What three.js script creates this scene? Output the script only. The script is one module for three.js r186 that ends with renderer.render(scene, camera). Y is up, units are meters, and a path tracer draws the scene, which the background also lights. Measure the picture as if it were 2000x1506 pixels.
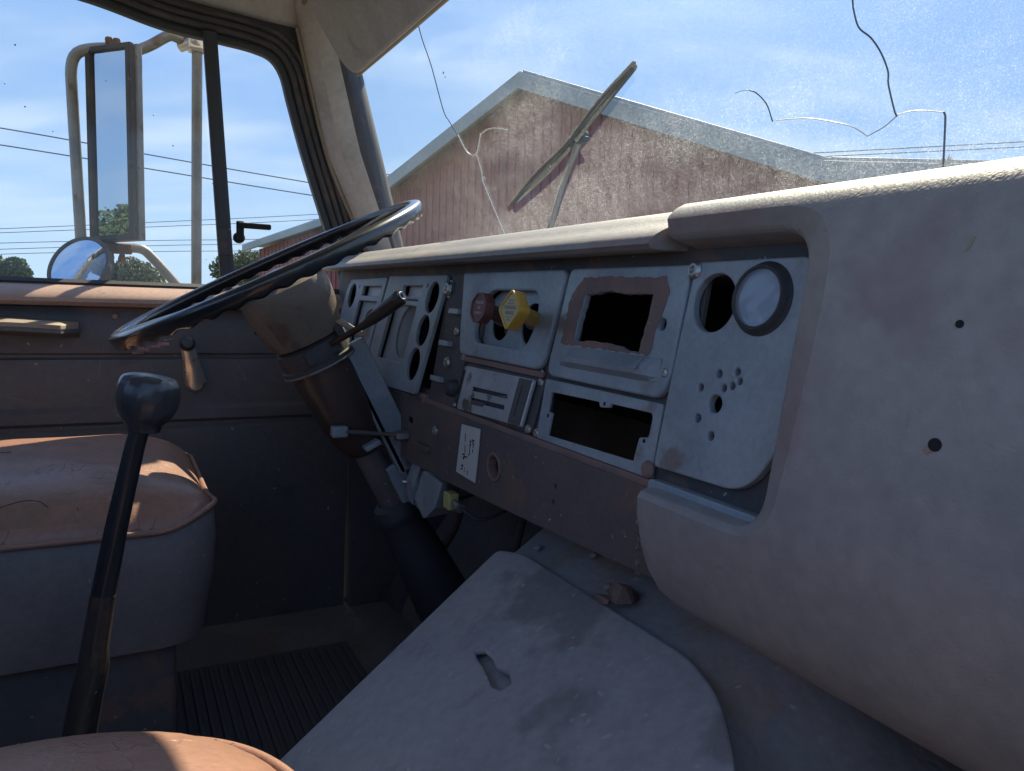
import * as THREE from 'three';
import { RoundedBoxGeometry } from 'three/addons/geometries/RoundedBoxGeometry.js';
import { ConvexGeometry } from 'three/addons/geometries/ConvexGeometry.js';
import { mergeGeometries, mergeVertices, toCreasedNormals } from 'three/addons/utils/BufferGeometryUtils.js';
import { Brush, Evaluator, SUBTRACTION } from 'three-bvh-csg';

// ------------------------------------------------------------------ camera, sky, sun, exposure
const scene = new THREE.Scene();
// All measures below are metres from the photographer's eye point, which stands 0.93 m right of the cab's middle and 2 m above ground.
const EYE = new THREE.Vector3(0.93, 2.0, 0);
const camera = new THREE.PerspectiveCamera(54.55, 1024 / 771, 0.01, 900);
camera.position.copy(EYE);
camera.rotation.order = 'YXZ';
camera.rotation.set(THREE.MathUtils.degToRad(-6.6), THREE.MathUtils.degToRad(62.1), THREE.MathUtils.degToRad(2.1));
const renderer = new THREE.WebGLRenderer({ antialias: true });
renderer.toneMapping = THREE.LinearToneMapping;
renderer.toneMappingExposure = 1.9;
renderer.shadowMap.enabled = true;
const SUN = new THREE.Vector3(-1.1, 1.6, -1.0).normalize();

// seeded noise
function hash(ix, iy, s) { let h = (ix * 374761393 + iy * 668265263 + s * 974711) | 0; h = Math.imul(h ^ (h >>> 13), 1274126177); h ^= h >>> 16; return (h >>> 0) / 4294967296; }
function vnoise(x, y, per, s) {
  const x0 = Math.floor(x), y0 = Math.floor(y), fx = x - x0, fy = y - y0, u = fx * fx * (3 - 2 * fx), v = fy * fy * (3 - 2 * fy);
  const m = (a) => ((a % per) + per) % per, a = m(x0), b = m(x0 + 1), c = m(y0), d = m(y0 + 1);
  return (hash(a, c, s) * (1 - u) + hash(b, c, s) * u) * (1 - v) + (hash(a, d, s) * (1 - u) + hash(b, d, s) * u) * v;
}
function fbm(u, v, f, oct, s) { let a = 0.5, t = 0, n = 0; for (let i = 0; i < oct; i++) { t += a * vnoise(u * f, v * f, f, s + i * 17); n += a; a *= 0.5; f *= 2; } return t / n; }
let seedState = 12345;
const rnd = () => { seedState = (Math.imul(seedState, 1664525) + 1013904223) >>> 0; return seedState / 4294967296; };
const mix = (a, b, t) => a + (b - a) * t, clamp = (x, a = 0, b = 1) => Math.min(b, Math.max(a, x)), sstep = (a, b, x) => { const t = clamp((x - a) / (b - a)); return t * t * (3 - 2 * t); };

{ // the sky: blue, paler towards the horizon, thin streaks of cirrus
  const w = 2048, h = 1024, d = new Float32Array(w * h * 4);
  for (let j = 0; j < h; j++) for (let i = 0; i < w; i++) {
    const el = ((j + 0.5) / h - 0.5) * Math.PI, az = ((i + 0.5) / w - 0.5) * 2 * Math.PI;
    const y = Math.sin(el), x = Math.cos(el) * Math.cos(az), z = Math.cos(el) * Math.sin(az);
    const t = 1 - Math.exp(-Math.max(0, y) * 2.9);
    let r = mix(0.33, 0.050, t), g = mix(0.445, 0.185, t), b = mix(0.56, 0.53, t);
    const k = 1 / (Math.max(y, 0) + 0.22), px = x * k, pz = z * k, a = 0.5, qx = px * Math.cos(a) + pz * Math.sin(a), qz = -px * Math.sin(a) + pz * Math.cos(a);
    const n1 = fbm(qx * 0.10 + 3.1, qz * 0.035 + 1.7, 64, 6, 5), n2 = fbm(qx * 0.03 + 8, qz * 0.02 + 4, 32, 3, 9);
    const c = sstep(0.42, 0.92, n1 * 0.75 + n2 * 0.4) * 0.5 * sstep(-0.02, 0.10, y);
    r = mix(r, 0.46, c); g = mix(g, 0.53, c); b = mix(b, 0.60, c);
    const s = clamp(x * SUN.x + y * SUN.y + z * SUN.z, -1, 1), ang = Math.acos(s), gl = 0.8 * Math.exp(-((ang / 0.30) ** 2));
    const o = (j * w + i) * 4; d[o] = r + gl; d[o + 1] = g + gl; d[o + 2] = b + gl * 0.95; d[o + 3] = 1;
  }
  const sky = new THREE.DataTexture(d, w, h, THREE.RGBAFormat, THREE.FloatType);
  sky.mapping = THREE.EquirectangularReflectionMapping; sky.magFilter = sky.minFilter = THREE.LinearFilter; sky.needsUpdate = true;
  scene.background = sky; scene.environment = sky;
}
const sun = new THREE.DirectionalLight(new THREE.Color(1.0, 0.86, 0.64), 5.0);
sun.position.copy(EYE).addScaledVector(SUN, 40); sun.target.position.copy(EYE); sun.castShadow = true;
Object.assign(sun.shadow.camera, { left: -30, right: 30, top: 30, bottom: -30, near: 1, far: 120 });
sun.shadow.mapSize.set(4096, 4096);
scene.add(sun, sun.target);

// ------------------------------------------------------------------ textures and materials
const srgb = (c) => (c <= 0.0031308 ? 12.92 * c : 1.055 * c ** (1 / 2.4) - 0.055);
function colorTex(n, tile, fn) {
  const d = new Uint8Array(n * n * 4);
  for (let j = 0; j < n; j++) for (let i = 0; i < n; i++) { const c = fn((i + 0.5) / n, (j + 0.5) / n, i, j), o = (j * n + i) * 4; for (let k = 0; k < 3; k++) d[o + k] = 255 * srgb(clamp(c[k])); d[o + 3] = 255; }
  const t = new THREE.DataTexture(d, n, n); t.colorSpace = THREE.SRGBColorSpace; return finish(t, tile);
}
function grayTex(n, tile, fn, m = n) {
  const d = new Uint8Array(n * m * 4);
  for (let j = 0; j < m; j++) for (let i = 0; i < n; i++) { const c = 255 * clamp(fn((i + 0.5) / n, (j + 0.5) / m, i, j)), o = (j * n + i) * 4; d[o] = d[o + 1] = d[o + 2] = c; d[o + 3] = 255; }
  return finish(new THREE.DataTexture(d, n, m), tile);
}
function finish(t, tile) { t.wrapS = t.wrapT = THREE.RepeatWrapping; t.magFilter = THREE.LinearFilter; t.minFilter = THREE.LinearMipmapLinearFilter; t.generateMipmaps = true; if (tile) t.repeat.set(1 / tile, 1 / tile); t.needsUpdate = true; return t; }
// a worn surface: two base tones in soft patches, stains of a third colour, light specks and short scratches
function worn({ a, b, stain, stainAt = 0.62, speck = 0, speckColor = [0.5, 0.48, 0.46], scratches = 0, n = 1024, tile = 0.6, seed = 1 }) {
  const marks = new Float32Array(n * n);
  let st = seed * 7919; const r = () => { st = (Math.imul(st, 1664525) + 1013904223) >>> 0; return st / 4294967296; };
  const put = (x, y, v) => { const o = (((y | 0) % n + n) % n) * n + ((x | 0) % n + n) % n; marks[o] = Math.max(marks[o], v); };
  for (let k = 0; k < speck; k++) { const x = r() * n, y = r() * n, s = 0.6 + r() * r() * 3, v = 0.25 + 0.75 * r(), e = 1 + r() * 2.5, an = r() * 6.3; for (let q = -6; q <= 6; q++) for (let p = -6; p <= 6; p++) { const X = (p * Math.cos(an) + q * Math.sin(an)) / e, Y = -p * Math.sin(an) + q * Math.cos(an); if (X * X + Y * Y < s * s) put(x + p, y + q, v); } }
  for (let k = 0; k < scratches; k++) { let x = r() * n, y = r() * n, an = r() * 6.3, v = 0.12 + 0.35 * r(); const l = 20 + r() * 130; for (let q = 0; q < l; q++) { put(x, y, v); x += Math.cos(an); y += Math.sin(an); an += (r() - 0.5) * 0.05; } }
  return colorTex(n, tile, (u, v, i, j) => {
    const p = sstep(0.3, 0.7, fbm(u, v, 5, 6, seed)), g = 0.88 + 0.24 * fbm(u, v, 90, 3, seed + 40), q = sstep(stainAt, stainAt + 0.12, fbm(u, v, 7, 6, seed + 70)), m = marks[j * n + i];
    return [0, 1, 2].map((k) => { let c = mix(a[k], b[k], p) * g; if (stain) c = mix(c, stain[k] * g, q); return mix(c, speckColor[k], m); });
  });
}
const grainBump = grayTex(512, 0.09, (u, v) => 0.5 * fbm(u, v, 60, 3, 3) + 0.5 * fbm(u, v, 14, 3, 8));
const dentBump = grayTex(512, 0.5, (u, v) => 0.8 * fbm(u, v, 6, 5, 13) + 0.2 * fbm(u, v, 80, 2, 8));
// cracked vinyl: dark network between cells
const crackBump = grayTex(512, 0.16, (u, v) => {
  const N = 11, x = u * N + 0.9 * fbm(u, v, 9, 3, 31), y = v * N + 0.9 * fbm(u, v, 9, 3, 57); let d1 = 9, d2 = 9;
  for (let q = -1; q <= 1; q++) for (let p = -1; p <= 1; p++) { const cx = Math.floor(x) + p, cy = Math.floor(y) + q, m = (t) => ((t % N) + N) % N, dx = cx + hash(m(cx), m(cy), 3) - x, dy = cy + hash(m(cx), m(cy), 4) - y, d = Math.hypot(dx, dy); if (d < d1) { d2 = d1; d1 = d; } else if (d < d2) d2 = d; }
  const amount = sstep(0.42, 0.62, fbm(u, v, 3, 3, 77));
  return 0.75 - 0.6 * amount * (1 - sstep(0.0, 0.10, d2 - d1)) + 0.2 * fbm(u, v, 70, 2, 5);
});
const roughTex = (lo, hi, seed, tile = 0.5) => grayTex(512, tile, (u, v) => mix(lo, hi, fbm(u, v, 8, 6, seed)));
const std = (o) => new THREE.MeshStandardMaterial({ side: THREE.DoubleSide, ...o });
const phy = (o) => new THREE.MeshPhysicalMaterial({ side: THREE.DoubleSide, ...o });
const lin = (r, g, b) => new THREE.Color().setRGB(r, g, b);
const M = {
  pad: std({ map: worn({ a: [0.365, 0.335, 0.315], b: [0.29, 0.285, 0.285], stain: [0.32, 0.26, 0.255], speck: 34, speckColor: [0.3, 0.27, 0.25], scratches: 0, tile: 0.9, seed: 3 }), roughness: 0.5, bumpMap: grainBump, bumpScale: 0.0005 }),
  fascia: std({ map: worn({ a: [0.36, 0.41, 0.455], b: [0.265, 0.31, 0.35], stain: [0.24, 0.21, 0.2], stainAt: 0.66, speck: 160, scratches: 40, speckColor: [0.32, 0.34, 0.35], tile: 0.4, seed: 5 }), roughnessMap: roughTex(0.3, 0.72, 4), roughness: 1, metalness: 0.15, bumpMap: dentBump, bumpScale: 0.0012 }),
  cluster: std({ map: worn({ a: [0.285, 0.33, 0.365], b: [0.24, 0.275, 0.31], speck: 60, scratches: 20, speckColor: [0.3, 0.32, 0.33], tile: 0.4, seed: 6 }), roughness: 0.5, bumpMap: grainBump, bumpScale: 0.0003 }),
  frame: std({ map: worn({ a: [0.12, 0.105, 0.105], b: [0.085, 0.085, 0.09], stain: [0.17, 0.11, 0.09], stainAt: 0.55, speck: 120, tile: 0.35, seed: 7 }), roughness: 0.7, bumpMap: dentBump, bumpScale: 0.0012 }),
  rust: std({ map: worn({ a: [0.145, 0.115, 0.112], b: [0.115, 0.1, 0.102], stain: [0.18, 0.12, 0.1], stainAt: 0.56, speck: 160, tile: 0.45, seed: 8 }), roughness: 0.75, bumpMap: dentBump, bumpScale: 0.001 }),
  primer: std({ map: worn({ a: [0.27, 0.17, 0.145], b: [0.2, 0.14, 0.13], speck: 60, tile: 0.2, seed: 18 }), roughness: 0.85 }),
  heater: std({ map: worn({ a: [0.5, 0.52, 0.54], b: [0.38, 0.4, 0.42], stain: [0.150, 0.128, 0.112], speck: 60, scratches: 30, tile: 0.25, seed: 9 }), roughnessMap: roughTex(0.3, 0.6, 14), roughness: 1, metalness: 0.25 }),
  hump: std({ map: worn({ a: [0.4, 0.385, 0.39], b: [0.34, 0.33, 0.345], stain: [0.26, 0.24, 0.25], speck: 620, scratches: 10, tile: 0.7, seed: 10 }), roughness: 0.8, bumpMap: dentBump, bumpScale: 0.003 }),
  tunnel: std({ map: worn({ a: [0.4, 0.37, 0.36], b: [0.33, 0.31, 0.31], stain: [0.36, 0.29, 0.245], speck: 200, tile: 0.6, seed: 11 }), roughness: 0.85, bumpMap: dentBump, bumpScale: 0.003 }),
  floor: std({ map: worn({ a: [0.26, 0.245, 0.245], b: [0.21, 0.205, 0.21], stain: [0.25, 0.2, 0.175], speck: 200, tile: 0.6, seed: 35 }), roughness: 0.85, bumpMap: dentBump, bumpScale: 0.003 }),
  jacket: std({ map: worn({ a: [0.085, 0.055, 0.048], b: [0.06, 0.046, 0.044], speck: 40, scratches: 10, tile: 0.3, seed: 36 }), roughness: 0.3 }),
  vinyl: std({ map: worn({ a: [0.36, 0.19, 0.135], b: [0.32, 0.175, 0.125], stain: [0.29, 0.17, 0.12], speck: 90, speckColor: [0.12, 0.07, 0.06], tile: 0.5, seed: 12 }), roughness: 0.38, bumpMap: crackBump, bumpScale: 0.0014 }),
  door: std({ map: worn({ a: [0.16, 0.155, 0.165], b: [0.135, 0.135, 0.148], stain: [0.11, 0.108, 0.115], stainAt: 0.66, speck: 70, scratches: 10, tile: 0.8, seed: 13 }), roughness: 0.5, bumpMap: dentBump, bumpScale: 0.001 }),
  vinylSide: std({ map: worn({ a: [0.21, 0.18, 0.175], b: [0.18, 0.16, 0.158], stain: [0.155, 0.14, 0.14], speck: 60, tile: 0.5, seed: 32 }), roughness: 0.55, bumpMap: grainBump, bumpScale: 0.0006 }),
  sill: std({ map: worn({ a: [0.52, 0.34, 0.26], b: [0.45, 0.3, 0.235], speck: 240, speckColor: [0.12, 0.075, 0.06], tile: 0.5, seed: 23 }), roughness: 0.5 }),
  lining: std({ map: worn({ a: [0.6, 0.55, 0.51], b: [0.54, 0.495, 0.465], stain: [0.46, 0.415, 0.39], tile: 0.8, seed: 14 }), roughness: 0.75, bumpMap: grainBump, bumpScale: 0.0005 }),
  visor: std({ map: worn({ a: [0.44, 0.41, 0.41], b: [0.38, 0.365, 0.37], stain: [0.33, 0.31, 0.32], speck: 40, tile: 0.5, seed: 15 }), roughness: 0.8, bumpMap: grainBump, bumpScale: 0.0005 }),
  tan: std({ map: worn({ a: [0.378, 0.306, 0.225], b: [0.324, 0.261, 0.198], speck: 40, speckColor: [0.15, 0.12, 0.1], tile: 0.3, seed: 16 }), roughness: 0.55, bumpMap: grainBump, bumpScale: 0.0006 }),
  hub: std({ map: worn({ a: [0.20, 0.155, 0.115], b: [0.165, 0.13, 0.10], stain: [0.12, 0.085, 0.07], speck: 30, tile: 0.3, seed: 33 }), roughness: 0.5, bumpMap: grainBump, bumpScale: 0.0006 }),
  rubber: std({ color: lin(0.05, 0.053, 0.06), roughness: 0.62, bumpMap: grainBump, bumpScale: 0.0004 }),
  mat: std({ color: lin(0.13, 0.13, 0.14), roughness: 0.75 }),
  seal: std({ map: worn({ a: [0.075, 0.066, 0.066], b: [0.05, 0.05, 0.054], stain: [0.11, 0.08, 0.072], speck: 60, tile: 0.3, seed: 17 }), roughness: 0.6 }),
  wheel: phy({ color: lin(0.016, 0.017, 0.02), roughness: 0.38, roughnessMap: roughTex(0.55, 1, 41, 0.2), clearcoat: 0.7, clearcoatRoughness: 0.16 }),
  black: std({ color: lin(0.012, 0.012, 0.014), roughness: 0.8 }),
  leverBlack: phy({ color: lin(0.02, 0.02, 0.023), roughness: 0.42, roughnessMap: roughTex(0.6, 1, 43, 0.2), clearcoat: 0.25, clearcoatRoughness: 0.3 }),
  leverSteel: std({ map: worn({ a: [0.07, 0.055, 0.048], b: [0.05, 0.045, 0.042], stain: [0.12, 0.07, 0.05], speck: 80, tile: 0.25, seed: 19 }), roughness: 0.42, metalness: 0.35 }),
  knob: phy({ color: lin(0.045, 0.046, 0.05), roughness: 0.4, roughnessMap: roughTex(0.6, 1, 45, 0.1), clearcoat: 0.3, clearcoatRoughness: 0.25 }),
  chrome: std({ color: lin(0.74, 0.71, 0.64), metalness: 0.8, roughness: 0.42, roughnessMap: roughTex(0.5, 1, 44, 0.1) }),
  screw: std({ color: lin(0.42, 0.42, 0.42), metalness: 0.9, roughness: 0.4 }),
  pipe: std({ map: worn({ a: [0.320, 0.312, 0.288], b: [0.240, 0.232, 0.216], stain: [0.208, 0.144, 0.104], stainAt: 0.66, speck: 200, speckColor: [0.16, 0.12, 0.1], tile: 0.25, seed: 20 }), metalness: 0.35, roughness: 0.42 }),
  rusty: std({ map: worn({ a: [0.23, 0.105, 0.06], b: [0.14, 0.075, 0.05], speck: 80, tile: 0.1, seed: 21 }), roughness: 0.9 }),
  mirror: std({ color: lin(0.50, 0.57, 0.64), metalness: 1, roughness: 0.015 }),
  white: std({ color: lin(0.62, 0.64, 0.66), roughness: 0.55 }),
  gaugeBack: std({ map: worn({ a: [0.55, 0.6, 0.65], b: [0.46, 0.51, 0.56], stain: [0.3, 0.34, 0.38], speck: 40, tile: 0.2, seed: 22 }), roughness: 0.5 }),
  dialFace: std({ map: worn({ a: [0.58, 0.66, 0.76], b: [0.42, 0.5, 0.6], stain: [0.3, 0.36, 0.44], stainAt: 0.5, tile: 0.05, n: 512, seed: 34 }), roughness: 0.4 }),
  yellow: std({ map: worn({ a: [0.62, 0.37, 0.05], b: [0.52, 0.31, 0.05], speck: 40, speckColor: [0.2, 0.13, 0.05], tile: 0.08, seed: 24 }), roughness: 0.45 }),
  red: std({ map: worn({ a: [0.17, 0.055, 0.05], b: [0.13, 0.05, 0.046], speck: 40, speckColor: [0.25, 0.15, 0.13], tile: 0.08, seed: 25 }), roughness: 0.5 }),
  crackWhite: std({ color: lin(0.8, 0.82, 0.82), roughness: 0.4 }),
  crackDark: std({ color: lin(0.10, 0.15, 0.21), roughness: 0.4 }),
  barn: std({ map: worn({ a: [0.31, 0.068, 0.062], b: [0.265, 0.062, 0.058], stain: [0.22, 0.058, 0.054], tile: 4, seed: 26 }), roughness: 0.55 }),
  trim: std({ map: worn({ a: [0.34, 0.37, 0.36], b: [0.29, 0.32, 0.315], tile: 3, seed: 27 }), roughness: 0.5 }),
  roofing: std({ color: lin(0.3, 0.31, 0.31), roughness: 0.5, metalness: 0.3 }),
  wire: std({ color: lin(0.11, 0.12, 0.14), roughness: 0.8 }),
  wood: std({ color: lin(0.12, 0.09, 0.07), roughness: 0.9 }),
  bark: std({ color: lin(0.07, 0.05, 0.04), roughness: 0.95 }),
  concrete: std({ color: lin(0.25, 0.24, 0.22), roughness: 0.9 }),
  pink: std({ color: lin(0.42, 0.20, 0.16), roughness: 0.6 }),
};

// ------------------------------------------------------------------ helpers
const V = (x, y, z) => new THREE.Vector3(x, y, z);
const taken = new Map(), bases = new Map();
function numbered(name) { const k = taken.get(name) ?? 0; taken.set(name, k + 1); return k ? `${name}_${String(k).padStart(3, '0')}` : name; }
function thing(name, label, category, base, { group, kind } = {}) {        // base: metres from the eye point
  const o = new THREE.Group(); o.name = numbered(name); o.position.copy(EYE).add(V(...base)); o.userData = { label };
  if (kind) o.userData.kind = kind; else o.userData.category = category;
  if (group) o.userData.group = group;
  bases.set(o, V(...base)); scene.add(o); return o;
}
function boxUV(g) {                                                         // texture coordinates in metres, each face on its main plane
  if (g.index) g = g.toNonIndexed();
  if (!g.attributes.normal) g.computeVertexNormals();
  const p = g.attributes.position, uv = new Float32Array(p.count * 2), a = V(0, 0, 0), b = V(0, 0, 0), c = V(0, 0, 0), n = V(0, 0, 0);
  for (let i = 0; i < p.count; i += 3) {
    a.fromBufferAttribute(p, i); b.fromBufferAttribute(p, i + 1); c.fromBufferAttribute(p, i + 2);
    n.copy(b).sub(a).cross(c.clone().sub(a)); const x = Math.abs(n.x), y = Math.abs(n.y), z = Math.abs(n.z);
    [a, b, c].forEach((q, k) => { const [s, t] = x > y && x > z ? [q.z, q.y] : y > z ? [q.x, q.z] : [q.x, q.y]; uv[(i + k) * 2] = s + 0.13; uv[(i + k) * 2 + 1] = t + 0.37; });
  }
  g.setAttribute('uv', new THREE.BufferAttribute(uv, 2)); return g;
}
function part(parent, name, geo, mat, { label, local, keepUV, kind } = {}) {
  let g = Array.isArray(geo) ? mergeGeometries(geo.map((q) => { q = q.index ? q.toNonIndexed() : q.clone(); for (const k of Object.keys(q.attributes)) if (!['position', 'normal'].includes(k)) q.deleteAttribute(k); return q; })) : geo;
  if (!keepUV) g = boxUV(g);
  const base = bases.get(parent); if (!local) g.translate(-base.x, -base.y, -base.z);
  const m = new THREE.Mesh(g, mat); m.name = name; m.castShadow = m.receiveShadow = true;
  if (label) m.userData.label = label; if (kind) m.userData.kind = kind;
  bases.set(m, base); parent.add(m); return m;
}
const crease = (g, a = 0.7) => toCreasedNormals(g, a);
function box(x0, x1, y0, y1, z0, z1, r = 0.003) { const w = x1 - x0, h = y1 - y0, d = z1 - z0; return new RoundedBoxGeometry(w, h, d, 2, Math.min(r, w / 2.1, h / 2.1, d / 2.1)).translate((x0 + x1) / 2, (y0 + y1) / 2, (z0 + z1) / 2); }
function frameMatrix(o, x, y, z) { return new THREE.Matrix4().makeBasis(x, y, z).setPosition(o); }
function axisFrame(o, dir) { const z = dir.clone().normalize(), t = Math.abs(z.y) < 0.95 ? V(0, 1, 0) : V(1, 0, 0), x = t.clone().cross(z).normalize(), y = z.clone().cross(x); return [x, y, z]; }
function cyl(p, q, r0, r1 = r0, seg = 20) { const d = q.clone().sub(p), g = new THREE.CylinderGeometry(r1, r0, d.length(), seg); const [x, , z] = axisFrame(p, d); const y = z; g.applyMatrix4(frameMatrix(p.clone().add(q).multiplyScalar(0.5), x, y, x.clone().cross(y))); return crease(g, 0.8); }
function tube(pts, r, seg = 10, per = 8, tension = 0.5) { const c = new THREE.CatmullRomCurve3(pts, false, 'catmullrom', tension); const g = new THREE.TubeGeometry(c, Math.max(2, (pts.length - 1) * per), r, seg, false); const e0 = new THREE.SphereGeometry(r, seg, 6).translate(...pts[0]), e1 = new THREE.SphereGeometry(r, seg, 6).translate(...pts[pts.length - 1]); return mergeGeometries([g, e0, e1].map((q) => { q = q.toNonIndexed(); q.deleteAttribute('uv'); return q; })); }
function lathe(profile, o, axis, seg = 48, angle = 0.6) { const g = new THREE.LatheGeometry(profile.map(([r, t]) => new THREE.Vector2(Math.max(r, 1e-5), t)), seg); const [x, , z] = axisFrame(o, axis); g.applyMatrix4(frameMatrix(o, x, z, x.clone().cross(z))); return crease(g, angle); }
function roundPoly(pts, r) {
  const s = new THREE.Shape(), n = pts.length;
  for (let i = 0; i < n; i++) {
    const p = new THREE.Vector2(...pts[(i + n - 1) % n]), c = new THREE.Vector2(...pts[i]), q = new THREE.Vector2(...pts[(i + 1) % n]);
    const rr = typeof r === 'number' ? r : r[i], a = p.clone().sub(c), b = q.clone().sub(c), k = Math.min(rr, a.length() * 0.48, b.length() * 0.48), A = c.clone().addScaledVector(a.normalize(), k), B = c.clone().addScaledVector(b.normalize(), k);
    if (i) s.lineTo(A.x, A.y); else s.moveTo(A.x, A.y);
    if (k > 1e-4) s.quadraticCurveTo(c.x, c.y, B.x, B.y);
  }
  s.closePath(); return s;
}
const rectPts = (x0, x1, y0, y1) => [[x0, y0], [x1, y0], [x1, y1], [x0, y1]];
function circlePath(x, y, r) { const p = new THREE.Path(); p.absarc(x, y, r, 0, Math.PI * 2, true); return p; }
function asPath(shape) { const p = new THREE.Path(); p.setFromPoints(shape.getPoints(6)); return p; }
// a plate standing on a plane: origin o, axes x and y in it, n out of it; from height h0 to h1
function plate(shape, P, h0, h1, bevel = 0.001, seg = 10) {
  const g = new THREE.ExtrudeGeometry(shape, { depth: Math.max(1e-4, h1 - h0 - 2 * bevel), bevelEnabled: bevel > 0, bevelThickness: bevel, bevelSize: bevel, bevelOffset: -bevel, bevelSegments: 2, curveSegments: seg });
  g.translate(0, 0, h0 + bevel); g.applyMatrix4(frameMatrix(P.o, P.x, P.y, P.n)); return crease(g, 0.3);
}
const plane = (o, x, y) => ({ o, x: x.clone().normalize(), y: y.clone().normalize(), n: x.clone().cross(y).normalize() });
const at = (P, s, t, h = 0) => P.o.clone().addScaledVector(P.x, s).addScaledVector(P.y, t).addScaledVector(P.n, h);
// a profile of [z, y] points drawn along x
function alongX(profile, x0, x1, angle = 0.7) { const s = new THREE.Shape(profile.map(([z, y]) => new THREE.Vector2(-z, y))); const g = new THREE.ExtrudeGeometry(s, { depth: x1 - x0, bevelEnabled: false }); g.applyMatrix4(frameMatrix(V(x0, 0, 0), V(0, 0, -1), V(0, 1, 0), V(1, 0, 0))); return angle ? crease(g, angle) : g; }
// skin over rows of points
function skin(rows, { closeU = false, angle = 0.9, capEnds = false } = {}) {
  const nu = rows[0].length, pos = [], idx = [];
  rows.forEach((r) => r.forEach((p) => pos.push(p.x, p.y, p.z)));
  for (let j = 0; j < rows.length - 1; j++) for (let i = 0; i < nu - (closeU ? 0 : 1); i++) { const a = j * nu + i, b = j * nu + ((i + 1) % nu), c = a + nu, d = b + nu; idx.push(a, b, d, a, d, c); }
  if (capEnds) for (const j of [0, rows.length - 1]) { const c = V(0, 0, 0); rows[j].forEach((p) => c.add(p)); c.multiplyScalar(1 / nu); const k = pos.length / 3; pos.push(c.x, c.y, c.z); for (let i = 0; i < nu; i++) { const a = j * nu + i, b = j * nu + ((i + 1) % nu); if (j) idx.push(a, b, k); else idx.push(b, a, k); } }
  const g = new THREE.BufferGeometry(); g.setAttribute('position', new THREE.Float32BufferAttribute(pos, 3)); g.setIndex(idx); g.computeVertexNormals();
  if (!angle) return g; g.deleteAttribute('normal'); return crease(g.toNonIndexed(), angle);
}
// a profile [[a, b]...] swept along points that lie in the plane with normal N: a runs across the path in the plane, b along N
function sweep(path, N, profile, closed = false, angle = 0.7) {
  const rows = path.map((p, i) => { const q = path[Math.min(i + 1, path.length - 1)], o = path[Math.max(i - 1, 0)], T = q.clone().sub(o).normalize(), B = N.clone().cross(T).normalize(); return profile.map(([a, b]) => p.clone().addScaledVector(B, a).addScaledVector(N, b)); });
  return skin(rows, { closeU: closed, angle, capEnds: closed });
}
const smooth = (pts, n = 40) => new THREE.CatmullRomCurve3(pts, false, 'centripetal').getPoints(n);
function screwOn(parent, P, s, t, h, r = 0.006, mat = M.screw, name = 'screw') {
  const o = at(P, s, t, h);
  const head = lathe([[0.0001, r * 0.32], [r * 0.30, r * 0.30], [r * 0.42, r * 0.55], [r * 0.72, r * 0.48], [r, r * 0.12], [r, 0]], o, P.n, 18), arm = (a) => { const x = P.x.clone().multiplyScalar(Math.cos(a)).addScaledVector(P.y, Math.sin(a)); return cyl(o.clone().addScaledVector(P.n, r * 0.5).addScaledVector(x, -r * 0.45), o.clone().addScaledVector(P.n, r * 0.5).addScaledVector(x, r * 0.45), r * 0.07, r * 0.07, 6); };
  return part(parent, name, [head, arm(0.5), arm(2.07)], mat);
}
console.log('helpers ready');

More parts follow.
